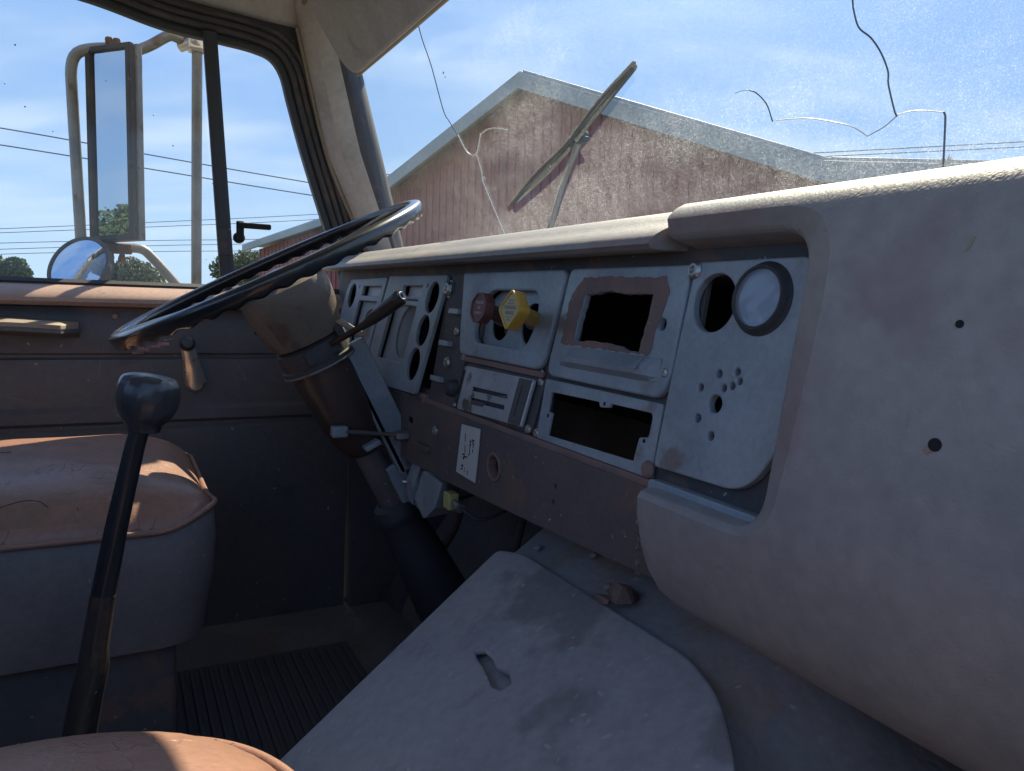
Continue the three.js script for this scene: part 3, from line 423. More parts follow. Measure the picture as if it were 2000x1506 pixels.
  part(crank, 'crank_knob', lathe([[0.0001, 0.034], [0.010, 0.033], [0.0155, 0.027], [0.017, 0.016], [0.014, 0.004], [0.009, -0.004], [0.0001, -0.004]], kn, V(1, 0.12, 0), 24), M.knob);
  part(crank, 'crank_screw', lathe([[0.0001, 0.003], [0.004, 0.002], [0.005, 0]], pv.clone().add(V(0.026, 0.012, 0.0)), V(1, 0, 0), 12), M.black);
}
// a profile of [x, y] points drawn along z
function alongXz(profile, z0, z1, angle = 0.6) { const g = new THREE.ExtrudeGeometry(new THREE.Shape(profile.map(([x, y]) => new THREE.Vector2(x, y))), { depth: z1 - z0, bevelEnabled: false }); g.translate(0, 0, z0); return crease(g, angle); }
console.log('door ready');

// ------------------------------------------------------------------ mirror outside the driver door
{
  const t = thing('side_mirror', 'tall truck mirror with a round convex mirror on a steel tube bracket', 'mirror', [-2.08, 0.0, -0.1]);
  const X = -2.08, p = (y, z, dx = 0) => V(X + dx, y, z);
  part(t, 'pole', tube([p(-0.35, -0.176), p(0.041, -0.180), p(0.333, -0.184), p(0.66, -0.189)], 0.0125, 14), M.pipe);
  part(t, 'loop_tube', tube([p(0.60, -0.150, 0.0), p(0.604, -0.125), p(0.575, -0.085), p(0.556, -0.050), p(0.556, -0.02), p(0.547, 0.03), p(0.535, 0.062), p(0.518, 0.077), p(0.49, 0.083), p(0.45, 0.083), p(0.30, 0.079), p(0.125, 0.074), p(0.02, 0.071), p(-0.12, 0.066)], 0.0125, 14, 6), M.pipe);
  part(t, 'upper_brace', tube([p(0.67, -0.065, 0.18), p(0.646, -0.097, 0.05), p(0.612, -0.155, 0.0)], 0.0115, 12), M.pipe);
  part(t, 'lower_brace', tube([p(0.088, 0.02), p(0.09, -0.02), p(0.088, -0.056), p(0.070, -0.078), p(0.012, -0.127), p(-0.06, -0.178)], 0.0115, 12), M.pipe);
  part(t, 'clamp', [box(X - 0.02, X + 0.02, 0.575, 0.645, -0.205, -0.165, 0.008), cyl(p(0.585, -0.15, -0.012), p(0.60, -0.19, 0.02), 0.012)], M.chrome);
  // the flat mirror, turned towards the rear
  const a = Math.PI / 4.3, c = V(-2.045, 0.326, 0.002), nx = V(Math.cos(a), 0, Math.sin(a)), sx = V(Math.sin(a), 0, -Math.cos(a));
  const P = plane(c, sx, V(0.0, 1, 0)), fr = (P.n.dot(nx) > 0) ? 1 : -1;
  const w = 0.0615, h = 0.222, skew = (x, y) => [x, y + 0.06 * x];
  const rim = new THREE.Shape(rectPts(-w, w, -h, h).map((q) => new THREE.Vector2(...skew(...q)))); rim.holes.push(asPath(new THREE.Shape(rectPts(-w + 0.0125, w - 0.0125, -h + 0.012, h - 0.012).map((q) => new THREE.Vector2(...skew(...q))))));
  const hs = part(t, 'mirror_frame', plate(rim, P, fr > 0 ? -0.004 : -0.012, fr > 0 ? 0.012 : 0.004, 0.002), M.seal);
  part(t, 'mirror_shell', plate(new THREE.Shape(rectPts(-w - 0.002, w + 0.002, -h - 0.002, h + 0.002).map((q) => new THREE.Vector2(...skew(...q)))), P, fr > 0 ? -0.030 : 0.006, fr > 0 ? -0.006 : 0.030, 0.005), M.pipe);
  part(hs, 'mirror_glass', plate(new THREE.Shape(rectPts(-w + 0.010, w - 0.010, -h + 0.010, h - 0.010).map((q) => new THREE.Vector2(...skew(...q)))), P, -0.003, 0.003, 0), M.mirror, { label: 'flat mirror glass showing sky and trees' });
  for (const [y, z] of [[0.562, -0.012], [0.562, 0.004], [0.064, -0.012], [0.066, 0.012]]) part(t, 'bolt', [lathe([[0.0001, 0.012], [0.007, 0.011], [0.0095, 0.006], [0.0095, 0], [0.005, -0.014], [0.0001, -0.014]], p(y, z, 0.012), V(0, y > 0.3 ? 1 : -1, 0.1), 6)], M.rusty);
  part(t, 'lower_strap', box(X - 0.01, X + 0.02, 0.074, 0.098, -0.035, 0.05, 0.004), M.rusty, { label: 'rusted strap under the flat mirror' });
  // round convex mirror, tipped up
  const rn = V(0.72, 0.40, 0.56).normalize(), rc = V(-1.985, 0.034, 0.0735);
  const dome = []; for (let k = 0; k <= 14; k++) { const q = k / 14 * 0.195; dome.push([0.361 * Math.sin(q), 0.361 * (Math.cos(q) - Math.cos(0.195)) + 0.006]); }
  const cm = part(t, 'convex_mirror', lathe([[0.066, 0.004], [0.070, 0.009], [0.0755, 0.009], [0.0775, 0.004], [0.0775, -0.004], [0.070, -0.022], [0.045, -0.036], [0.0001, -0.042]], rc, rn, 56), M.seal, { label: 'round convex mirror low on the bracket' });
  part(cm, 'convex_glass', lathe(dome.reverse(), rc, rn, 56, 1), M.mirror);
  part(cm, 'stem', cyl(rc.clone().addScaledVector(rn, -0.035), p(0.0, 0.071), 0.009), M.pipe);
}
console.log('mirror ready');
// ------------------------------------------------------------------ dashboard
const TV = V(0, 0.2140, -0.032).normalize();
const FP = plane(V(0, -0.175, -0.455), V(1, 0, 0), TV);              // face plane of the fascia: s = x, t = height up the face
const CP = plane(V(0, -0.173, -0.440), V(1, 0, 0), V(0, 0.976, -0.217)); // the gauge cluster leans out a little more
const dash = thing('dashboard', 'stripped brown dashboard with empty gauge holes and open panels', 'dashboard', [-0.93, -0.29, -0.5]);
{
  const topBack = [[-0.80, 0.05], [-0.72, 0.079], [-0.60, 0.0915], [-0.53, 0.0950], [-0.516, 0.0953]];
  const brow = [...topBack, [-0.506, 0.0943], [-0.497, 0.0918], [-0.488, 0.0878], [-0.478, 0.0826], [-0.468, 0.0766], [-0.4590, 0.0728], [-0.4505, 0.0682], [-0.4445, 0.0638], [-0.4412, 0.0595], [-0.4408, 0.0562], [-0.4430, 0.0535], [-0.4480, 0.0520], [-0.456, 0.0515], [-0.49, 0.0520], [-0.80, 0.02]];
  const ev = new Evaluator(); ev.useGroups = false; ev.attributes = ['position', 'normal'];
  const brush = (g) => { g = g.index ? g.toNonIndexed() : g; for (const k of Object.keys(g.attributes)) if (!['position', 'normal'].includes(k)) g.deleteAttribute(k); const b = new Brush(g); b.updateMatrixWorld(); return b; };
  const cutOut = (a, b) => ev.evaluate(brush(a), brush(b), SUBTRACTION).geometry;
  // ragged tear between the two pieces of padding
  const tear = plate(new THREE.Shape([[-0.580, 0.030], [-0.556, 0.030], [-0.556, 0.055], [-0.5555, 0.068], [-0.5525, 0.080], [-0.5480, 0.0900], [-0.5585, 0.0790], [-0.5660, 0.066], [-0.5730, 0.050]].map((q) => new THREE.Vector2(...q))), plane(V(0, 0, -0.50), V(1, 0, 0), V(0, 1, 0)), 0, 0.2, 0);
  part(dash, 'top_pad', cutOut(alongX(brow, -1.84, -0.5575), tear), M.pad, { label: 'sun bleached padded brow over the gauges' });
  const face = [[-0.80, 0.05], [-0.72, 0.080], [-0.60, 0.0925], [-0.53, 0.0960], [-0.50, 0.0965], [-0.482, 0.0958], [-0.470, 0.0935], [-0.4600, 0.0888], [-0.4525, 0.0820], [-0.4475, 0.0740], [-0.4440, 0.0650], [-0.4395, 0.045], [-0.4335, 0.010], [-0.4265, -0.045], [-0.4205, -0.100], [-0.4160, -0.145], [-0.4150, -0.170], [-0.4170, -0.195], [-0.4225, -0.220], [-0.4325, -0.245], [-0.4480, -0.268], [-0.4700, -0.287], [-0.50, -0.302], [-0.55, -0.314], [-0.62, -0.320], [-0.80, -0.320]];
  let body = alongX(face, -0.5565, -0.015, 0.5);
  // the recess: a rounded opening with a rolled edge
  const ring = (grow, h) => { const pts = roundPoly(rectPts(-1.9 - grow, -0.394 + grow, 0.0035 - grow, 0.2330 + grow), [0.02, 0.030 + grow, 0.036 + grow, 0.02]).getPoints(10); return pts.map((q) => at(FP, q.x, q.y, h)); };
  body = cutOut(body, skin([ring(-0.004, -0.09), ring(-0.002, 0.005), ring(0, 0.026), ring(0.0006, 0.0315), ring(0.0018, 0.0345), ring(0.0038, 0.0368), ring(0.0065, 0.0382), ring(0.04, 0.052)], { closeU: true, capEnds: true, angle: 0.7 }));
  body = cutOut(body, box(-0.70, -0.533, -0.9, -0.10, -0.9, -0.3, 0.001));
  part(dash, 'passenger_pad', body, M.pad, { label: 'wide plain padded face on the passenger side' });
  part(dash, 'added_dark_backing', [box(-1.85, -0.02, -0.175, 0.02, -0.70, -0.685, 0.003)], M.black);  // added black sheet, keeps the open dash holes dark
  // steel frame that carries the panels
  const fr = new THREE.Shape(rectPts(-1.85, -0.40, -0.004, 0.2360).map((q) => new THREE.Vector2(...q)));
  for (const r of [[-1.755, -1.155, 0.02, 0.205], [-1.0, -0.81, 0.108, 0.19], [-1.0, -0.815, 0.014, 0.072], [-0.75, -0.585, 0.115, 0.195], [-0.775, -0.565, 0.010, 0.074], [-0.535, -0.44, 0.045, 0.205]]) fr.holes.push(asPath(new THREE.Shape(rectPts(...r).map((q) => new THREE.Vector2(...q)))));
  part(dash, 'panel_frame', plate(fr, FP, -0.006, -0.0005, 0.0005), M.frame);
  part(dash, 'lower_ledge', [plate(new THREE.Shape(rectPts(-1.15, -0.535, -0.0035, 0.006).map((q) => new THREE.Vector2(...q))), FP, -0.0004, 0.006, 0.001), plate(new THREE.Shape(rectPts(-1.84, -1.15, -0.0035, 0.012).map((q) => new THREE.Vector2(...q))), FP, -0.0004, 0.010, 0.001)], M.primer, { label: 'rust stained ledge under the panels' });
  part(dash, 'ledge_strip', plate(roundPoly(rectPts(-0.548, -0.412, -0.004, 0.010), 0.004), FP, 0.002, 0.018, 0.002), M.fascia, { label: 'pale strip at the foot of the right panel' });

  // ---- gauge cluster, two plates
  const clA = roundPoly([[-1.745, 0.012], [-1.474, 0.010], [-1.4555, 0.2105], [-1.718, 0.2075], [-1.735, 0.18]], [0.01, 0.004, 0.006, 0.012, 0.02]);
  const clB = roundPoly([[-1.468, 0.0], [-1.166, 0.008], [-1.141, 0.2115], [-1.4386, 0.2125]], [0.004, 0.008, 0.008, 0.004]);
  clA.holes.push(circlePath(-1.680, 0.170, 0.0275), circlePath(-1.6345, 0.1912, 0.0035), asPath(roundPoly(rectPts(-1.605, -1.478, 0.1715, 0.1925), 0.003)), asPath(roundPoly([[-1.625, 0.05], [-1.495, 0.05], [-1.487, 0.160], [-1.615, 0.160]], 0.004)));
  clB.holes.push(circlePath(-1.189, 0.1733, 0.027), circlePath(-1.197, 0.1153, 0.0272), circlePath(-1.2055, 0.0559, 0.0283), asPath(roundPoly(rectPts(-1.345, -1.243, 0.1735, 0.1935), 0.003)), asPath(roundPoly(rectPts(-1.35, -1.2515, 0.1653, 0.1680), 0.001)), circlePath(-1.2215, 0.1934, 0.004), circlePath(-1.4285, 0.1375, 0.0038), circlePath(-1.262, 0.026, 0.0022), asPath(roundPoly([[-1.4029, 0.052], [-1.2605, 0.0535], [-1.2505, 0.156], [-1.3885, 0.158]], 0.002)));
  const A = part(dash, 'gauge_plate', plate(clA, CP, 0.0005, 0.0065, 0.0014, 24), M.cluster, { label: 'left gauge plate with empty holes behind the wheel' });
  const B = part(dash, 'gauge_plate', plate(clB, CP, 0.0005, 0.0075, 0.0014, 24), M.cluster, { label: 'wide gauge plate with one large and three small empty holes' });
  const dial = (par, s, t, r, pts) => { const sh = roundPoly(pts, 0.002); sh.holes.push(circlePath(s, t, r)); part(par, 'dial_ring', plate(sh, CP, -0.009, -0.004, 0.001, 32), M.cluster); part(par, 'can_sleeve', lathe([[r + 0.006, 0], [r + 0.007, -0.057], [0.0001, -0.058]], at(CP, s, t, -0.0097), CP.n, 40), M.black); part(par, 'gauge_can', lathe([[r + 0.002, 0], [r + 0.004, -0.028], [r + 0.0035, -0.055]], at(CP, s, t, -0.0095), CP.n, 40), M.white, { label: 'pale inside of the empty large gauge' }); };
  dial(B, -1.3050, 0.1092, 0.0492, [[-1.4059, 0.049], [-1.2575, 0.0505], [-1.2475, 0.159], [-1.3915, 0.161]]);
  dial(A, -1.5425, 0.1005, 0.0445, [[-1.628, 0.047], [-1.492, 0.047], [-1.484, 0.163], [-1.618, 0.163]]);
  for (const [par, a, b] of [[A, -1.61, -1.473], [B, -1.35, -1.238]]) part(par, 'lens', plate(new THREE.Shape(rectPts(a, b, 0.166, 0.1965).map((q) => new THREE.Vector2(...q))), CP, -0.0095, -0.0075, 0.0005), M.white, { label: 'pale backing seen through the small window' });
  part(dash, 'cluster_edge', [plate(new THREE.Shape(rectPts(-1.745, -1.16, -0.0015, 0.004).map((q) => new THREE.Vector2(...q))), CP, -0.020, 0.0, 0.0005)], M.frame);

  // ---- steel strip with clips and screws between the gauges and the knobs
  part(dash, 'clip_strip', plate(new THREE.Shape([[-1.150, 0.004], [-1.045, 0.004], [-1.030, 0.085], [-1.048, 0.105], [-1.085, 0.213], [-1.133, 0.213]].map((q) => new THREE.Vector2(...q))), FP, -0.0003, 0.003, 0.0006), M.frame);
  for (const [s, t] of [[-1.0847, 0.1516], [-1.1042, 0.0998], [-1.1156, 0.0413]]) part(dash, 'clip', [plate(roundPoly(rectPts(s - 0.018, s + 0.018, t - 0.003, t + 0.005), 0.001), FP, 0.003, 0.013, 0.0008)], M.fascia);
  screwOn(dash, FP, -1.1306, 0.1886, 0.006, 0.0125); screwOn(dash, FP, -1.1516, 0.1255, 0.014, 0.0045); screwOn(dash, FP, -1.0747, 0.1221, 0.004, 0.0075); screwOn(dash, FP, -1.0922, 0.0711, 0.004, 0.0095); screwOn(dash, FP, -1.0325, 0.0846, 0.003, 0.006);
  part(dash, 'washer', [lathe([[0.0095, 0.0015], [0.0145, 0.001], [0.0145, 0], [0.0095, 0]], at(FP, -1.1306, 0.1886, 0.004), FP.n, 28)], M.screw);
  part(dash, 'rubber_button', lathe([[0.0001, 0.016], [0.010, 0.015], [0.013, 0.010], [0.014, 0]], at(FP, -1.0511, 0.0351, 0.003), FP.n, 24), M.rubber);

  // ---- plate with the two brake knobs
  const vp = roundPoly([[-1.041, 0.0885], [-0.7935, 0.0885], [-0.7705, 0.2135], [-1.0735, 0.2135], [-1.050, 0.11]], [0.012, 0.018, 0.014, 0.004, 0.01]);
  const vr = roundPoly([[-0.988, 0.110], [-0.845, 0.110], [-0.825, 0.140], [-0.826, 0.187], [-0.972, 0.187], [-1.003, 0.150], [-1.003, 0.122]], 0.022); vp.holes.push(asPath(vr));
  const VP = part(dash, 'valve_plate', plate(vp, FP, 0.0005, 0.010, 0.003, 14), M.fascia, { label: 'grey plate around the two brake knobs' });
  const vb = roundPoly([[-0.992, 0.106], [-0.842, 0.106], [-0.822, 0.140], [-0.822, 0.190], [-0.974, 0.190], [-1.007, 0.152], [-1.007, 0.118]], 0.022); vb.holes.push(circlePath(-0.952, 0.145, 0.027), circlePath(-0.862, 0.145, 0.028));
  part(VP, 'recess_floor', plate(vb, FP, -0.010, -0.0065, 0.001, 24), M.fascia);
  for (const q of [-0.952, -0.862]) part(VP, 'valve_body', lathe([[0.0001, 0], [0.020, 0], [0.0240, -0.004], [0.0240, -0.05]], at(FP, q, 0.145, -0.022), FP.n, 28), M.frame);
  part(dash, 'plate_lip', plate(roundPoly([[-1.045, 0.0795], [-0.795, 0.0795], [-0.792, 0.0875], [-1.043, 0.0875]], 0.002), FP, 0.0005, 0.006, 0.001), M.primer);

  // ---- heater control
  const ho = roundPoly([[-1.031, 0.0035], [-0.800, 0.0095], [-0.788, 0.0785], [-1.019, 0.0765]], 0.004); 
  part(dash, 'heater_backplate', plate(ho, FP, 0.0005, 0.003, 0.0005), M.frame);
  const hp = roundPoly([[-1.018, 0.0075], [-0.816, 0.0135], [-0.803, 0.0755], [-1.006, 0.0735]], 0.003);
  hp.holes.push(asPath(roundPoly([[-0.9775, 0.0400], [-0.866, 0.0430], [-0.867, 0.0485], [-0.9775, 0.0460]], 0.001)), asPath(roundPoly([[-0.979, 0.0235], [-0.8695, 0.0275], [-0.8700, 0.0335], [-0.9785, 0.0300]], 0.001)), asPath(roundPoly([[-0.9985, 0.045], [-0.9955, 0.045], [-0.9925, 0.064], [-0.9955, 0.064]], 0.001)));
  const H = part(dash, 'heater_plate', plate(hp, FP, 0.006, 0.010, 0.001), M.heater, { label: 'bare metal heater control plate with two slots' });
  part(H, 'dark_strip', plate(roundPoly([[-0.851, 0.0135], [-0.819, 0.0148], [-0.8068, 0.0745], [-0.8395, 0.0740]], 0.001), FP, 0.0102, 0.0118, 0.0004), M.frame);
  part(H, 'strip_groove', plate(roundPoly([[-0.8365, 0.024], [-0.8352, 0.024], [-0.8265, 0.066], [-0.8278, 0.066]], 0.0004), FP, 0.01185, 0.0121, 0), M.black);
  part(H, 'chrome_edge', cyl(at(FP, -0.8165, 0.0165, 0.0105), at(FP, -0.8045, 0.0725, 0.0105), 0.0013, 0.0013, 8), M.white);
  part(H, 'slider', plate(roundPoly([[-0.972, 0.021], [-0.931, 0.0225], [-0.929, 0.029], [-0.970, 0.0275]], 0.002), FP, 0.004, 0.0115, 0.001), M.frame);
  part(H, 'slider_arm', cyl(at(FP, -0.905, 0.040, 0.006), at(FP, -0.868, 0.0455, 0.011), 0.0016, 0.0012, 8), M.primer);
  for (const [s, t, r] of [[-1.0228, 0.0691, 0.004], [-1.0400, 0.0105, 0.0045], [-0.7971, 0.0740, 0.0055], [-0.8087, 0.0130, 0.0065], [-0.7872, 0.0119, 0.006], [-0.7988, 0.0865, 0.004]]) screwOn(dash, FP, s, t, 0.003, r);

  // ---- blanking panel with a rough cut hole
  const wob = (pts, amp, seed) => { const out = []; pts.forEach((p, i) => { const q = pts[(i + 1) % pts.length], n = Math.max(2, Math.round(Math.hypot(q[0] - p[0], q[1] - p[1]) / 0.006)); for (let k = 0; k < n; k++) out.push(new THREE.Vector2(mix(p[0], q[0], k / n) + (hash(i, k, seed) - 0.5) * amp, mix(p[1], q[1], k / n) + (hash(i, k, seed + 9) - 0.5) * amp)); }); return out; };
  const rb = roundPoly([[-0.7785, 0.0845], [-0.563, 0.0845], [-0.5525, 0.108], [-0.5505, 0.2140], [-0.7625, 0.2140]], [0.018, 0.026, 0.01, 0.006, 0.010]);
  const cut = [[-0.731, 0.1300], [-0.668, 0.1318], [-0.636, 0.1293], [-0.628, 0.1265], [-0.6055, 0.1265], [-0.601, 0.155], [-0.5975, 0.186], [-0.646, 0.1856], [-0.674, 0.188], [-0.7215, 0.1835], [-0.727, 0.158]];
  rb.holes.push(new THREE.Path(wob(cut, 0.0018, 3)), circlePath(-0.7515, 0.1565, 0.0052), circlePath(-0.5777, 0.1559, 0.0058), circlePath(-0.7670, 0.1091, 0.0055));
  const RB = part(dash, 'blanking_panel', plate(rb, FP, 0.0005, 0.010, 0.0022), M.fascia, { label: 'grey panel with a rough cut square hole' });
  const rim = new THREE.Shape(wob([[-0.755, 0.124], [-0.588, 0.1245], [-0.584, 0.15], [-0.574, 0.188], [-0.583, 0.2025], [-0.729, 0.2035], [-0.744, 0.19], [-0.7525, 0.172]], 0.0028, 5)); rim.holes.push(new THREE.Path(wob(cut.map(([x, y]) => [x + 0.0, y + 0.0]), 0.0022, 3)));
  part(RB, 'primer_patch', plate(rim, FP, 0.0101, 0.0105, 0), M.primer, { label: 'red brown primer around the cut hole' });
  const pk = []; for (let i = 0; i <= 12; i++) { const s = mix(-0.752, -0.568, i / 12), e = Math.min(1, Math.min(i, 12 - i) / 2), o = 0.010; pk.push([at(FP, s, 0.098, o - 0.001), at(FP, s, 0.100, o + 0.004 * e), at(FP, s, 0.1045, o + 0.012 * e), at(FP, s, 0.1095, o + 0.014 * e), at(FP, s, 0.111, o + 0.012 * e), at(FP, s, 0.1225, o + 0.001), at(FP, s, 0.1235, o - 0.001)]); }
  part(RB, 'pocket_lip', skin(pk, { angle: 0.5 }), M.fascia, { label: 'bent ledge below the cut hole' });
  part(RB, 'torn_flap', [new ConvexGeometry([at(FP, -0.603, 0.1105, 0.022), at(FP, -0.594, 0.124, 0.011), at(FP, -0.590, 0.1085, 0.024), at(FP, -0.598, 0.1085, 0.020)]), new ConvexGeometry([at(FP, -0.588, 0.1065, 0.023), at(FP, -0.590, 0.120, 0.012), at(FP, -0.575, 0.105, 0.015)])], M.fascia);
  screwOn(dash, FP, -0.5612, 0.1100, 0.010, 0.0045);

  // ---- radio opening
  const ro = roundPoly([[-0.785, 0.0065], [-0.561, 0.0065], [-0.561, 0.0800], [-0.785, 0.0800]], 0.003);
  ro.holes.push(asPath(roundPoly([[-0.7605, 0.0140], [-0.5915, 0.0180], [-0.5885, 0.0425], [-0.5745, 0.0450], [-0.5735, 0.0690], [-0.6455, 0.0685], [-0.6465, 0.0640], [-0.6640, 0.0620], [-0.6665, 0.0675], [-0.7690, 0.0655], [-0.7690, 0.0415], [-0.7590, 0.0415]], [0.001, 0.001, 0.002, 0.003, 0.006, 0.001, 0.003, 0.003, 0.001, 0.006, 0.001, 0.002])));
  part(dash, 'radio_panel', plate(ro, FP, 0.0003, 0.0045, 0.0008), M.fascia, { label: 'grey panel with an empty radio slot' });
  for (const [s, t] of [[-0.6560, 0.0670], [-0.5800, 0.0405], [-0.7655, 0.0368]]) part(dash, 'tab_hole', lathe([[0.0001, 0.0002], [0.0022, 0.0002], [0.0022, -0.001]], at(FP, s, t, 0.0046), FP.n, 12), M.black);
  part(dash, 'bolt', lathe([[0.0001, 0.005], [0.006, 0.004], [0.009, 0.001], [0.009, 0]], at(FP, -0.5665, 0.0150, 0.0045), FP.n, 16), M.primer);

  // ---- right gauge panel
  const rp = roundPoly([[-0.5545, 0.0205], [-0.4365, 0.0225], [-0.4085, 0.0700], [-0.4045, 0.2180], [-0.5450, 0.2160], [-0.5515, 0.1100]], [0.006, 0.034, 0.02, 0.02, 0.006, 0.01]);
  rp.holes.push(circlePath(-0.5125, 0.1788, 0.0265), circlePath(-0.4575, 0.1832, 0.0235));
  for (const [s, t, r] of [[-0.4901, 0.1166, 0.0036], [-0.4690, 0.1205, 0.0032], [-0.4645, 0.1128, 0.0030], [-0.4720, 0.1080, 0.0032], [-0.4815, 0.1050, 0.0034], [-0.5097, 0.1021, 0.0034], [-0.4882, 0.0901, 0.0080], [-0.5066, 0.0745, 0.0040], [-0.4866, 0.0620, 0.0040]]) rp.holes.push(circlePath(s, t, r));
  part(dash, 'switch_panel', plate(rp, FP, 0.0005, 0.0095, 0.0018, 24), M.fascia, { label: 'grey right panel with drilled holes and one gauge' });
  const ga = part(dash, 'gauge', lathe([[0.0240, 0.001], [0.0242, 0.0075], [0.0252, 0.0088], [0.0268, 0.0085], [0.0282, 0.0065], [0.0292, 0.003], [0.0315, 0.001], [0.0315, 0]], at(FP, -0.4555, 0.1832, 0.0090), FP.n, 48), M.rubber, { label: 'gauge with a hazy white face in a black bezel' });
  part(ga, 'gauge_face', lathe([[0.0001, 0.0], [0.0242, 0.0]], at(FP, -0.4555, 0.1832, 0.0160), FP.n, 40), phyGlass());
  part(ga, 'gauge_dial', lathe([[0.0001, 0.0], [0.0240, 0.0], [0.0240, -0.004]], at(FP, -0.4555, 0.1832, 0.0120), FP.n, 40), M.dialFace);
  screwOn(dash, FP, -0.5440, 0.2085, 0.0095, 0.0085);

  // ---- lower steel panel
  const LP = plane(V(0, 0, -0.4475), V(1, 0, 0), V(0, 1, 0));
  const lp = new THREE.Shape([[-1.85, -0.290], [-1.20, -0.288], [-1.05, -0.285], [-0.749, -0.271], [-0.52, -0.258], [-0.52, -0.175], [-1.85, -0.175]].map((q) => new THREE.Vector2(...q)));
  lp.holes.push(circlePath(-0.882, -0.2255, 0.0165), circlePath(-0.724, -0.214, 0.0028), circlePath(-0.728, -0.233, 0.0028), asPath(roundPoly(rectPts(-1.222, -1.200, -0.219, -0.209), 0.001)));
  part(dash, 'lower_panel', plate(lp, LP, 0, 0.0025, 0.0006, 24), M.rust, { label: 'dark rusty steel panel below the gauges' });
  part(dash, 'hole_ring', lathe([[0.0160, -0.010], [0.0160, 0.002], [0.0175, 0.003], [0.0195, 0.002], [0.0195, 0]], at(LP, -0.882, -0.2255, 0.0026), LP.n, 36), M.primer, { label: 'rusty ring of the ignition hole' });
  screwOn(dash, LP, -1.093, -0.213, 0.0026, 0.009); 
  part(dash, 'bracket', [box(-1.165, -1.115, -0.252, -0.243, -0.446, -0.436, 0.001), box(-1.12, -1.085, -0.232, -0.200, -0.445, -0.4425, 0.001)], M.rust);
  const torn = []; for (let k = 0; k < 9; k++) { const y = mix(-0.19, -0.255, k / 8); torn.push(new ConvexGeometry(Array.from({ length: 10 }, (_, q) => V(-0.533 + (hash(k, q, 1) - 0.7) * 0.004, y + (hash(k, q, 2) - 0.5) * 0.010 * hash(k, 3, 3), -0.4195 + (hash(k, q, 3) - 0.6) * 0.009)))); }
  part(dash, 'torn_edge', torn, M.hub, { label: 'crumbling foam along the torn pad edge' });
  // screw holes and scars in the passenger pad, set on its surface
  const padZ = (y) => { for (let k = 8; k < face.length - 1; k++) { const [z0, y0] = face[k], [z1, y1] = face[k + 1]; if (y <= y0 && y >= y1) return mix(z0, z1, (y0 - y) / (y0 - y1)); } return -0.42; };
  const onPad = (x, y) => { const z = padZ(y), dz = (padZ(y + 0.004) - padZ(y - 0.004)) / 0.008; return plane(V(x, y, z), V(1, 0, 0), V(0, 1, dz)); };
  for (const [x, y, q] of [[-0.2640, -0.0050, 0.0024], [-0.2660, -0.0760, 0.0040]]) { const P = onPad(x, y); part(dash, 'pad_hole', lathe([[0.0001, 0.0008], [q, 0.0007], [q * 1.1, -0.002]], P.o, P.n, 18), M.black); }
  const scar = (x, y, w, h, turn, seed) => { const P = onPad(x, y), pts = []; for (let k = 0; k < 16; k++) { const an = k * 2.4, rr = 0.5 + 0.5 * hash(k, seed, 3), X = Math.cos(an) * w * rr, Y = Math.sin(an) * h * rr; pts.push(at(P, X * Math.cos(turn) - Y * Math.sin(turn), X * Math.sin(turn) + Y * Math.cos(turn), k % 2 ? 0.0007 : -0.001)); } part(dash, 'foam_scar', new ConvexGeometry(pts), M.tan); };
  scar(-0.2705, -0.0800, 0.0040, 0.0028, 0.5, 1); scar(-0.2670, 0.0420, 0.0014, 0.0062, -0.35, 2); scar(-0.4290, -0.2060, 0.003, 0.002, 0, 3); scar(-0.3930, -0.1970, 0.0070, 0.0014, 0.15, 4); scar(-0.3640, -0.0500, 0.0012, 0.0030, -0.1, 5);
}
function phyGlass() { return phy({ color: lin(0.85, 0.9, 0.95), transmission: 0.9, thickness: 0, roughness: 0.35, ior: 1.5 }); }
function faceTexture(w, h, draw) { const c = document.createElement('canvas'); c.width = w; c.height = h; const x = c.getContext('2d'); draw(x, w, h); const t = new THREE.CanvasTexture(c); t.colorSpace = THREE.SRGBColorSpace; t.magFilter = THREE.LinearFilter; return t; }
function printed(shape, P, h, s0, s1, t0, t1, tex, rough = 0.6) { const g = new THREE.ShapeGeometry(shape, 12), p = g.attributes.position, uv = new Float32Array(p.count * 2); for (let i = 0; i < p.count; i++) { uv[2 * i] = (p.getX(i) - s0) / (s1 - s0); uv[2 * i + 1] = (p.getY(i) - t0) / (t1 - t0); } g.setAttribute('uv', new THREE.BufferAttribute(uv, 2)); g.translate(0, 0, h); g.applyMatrix4(frameMatrix(P.o, P.x, P.y, P.n)); return [g, std({ map: tex, roughness: rough })]; }
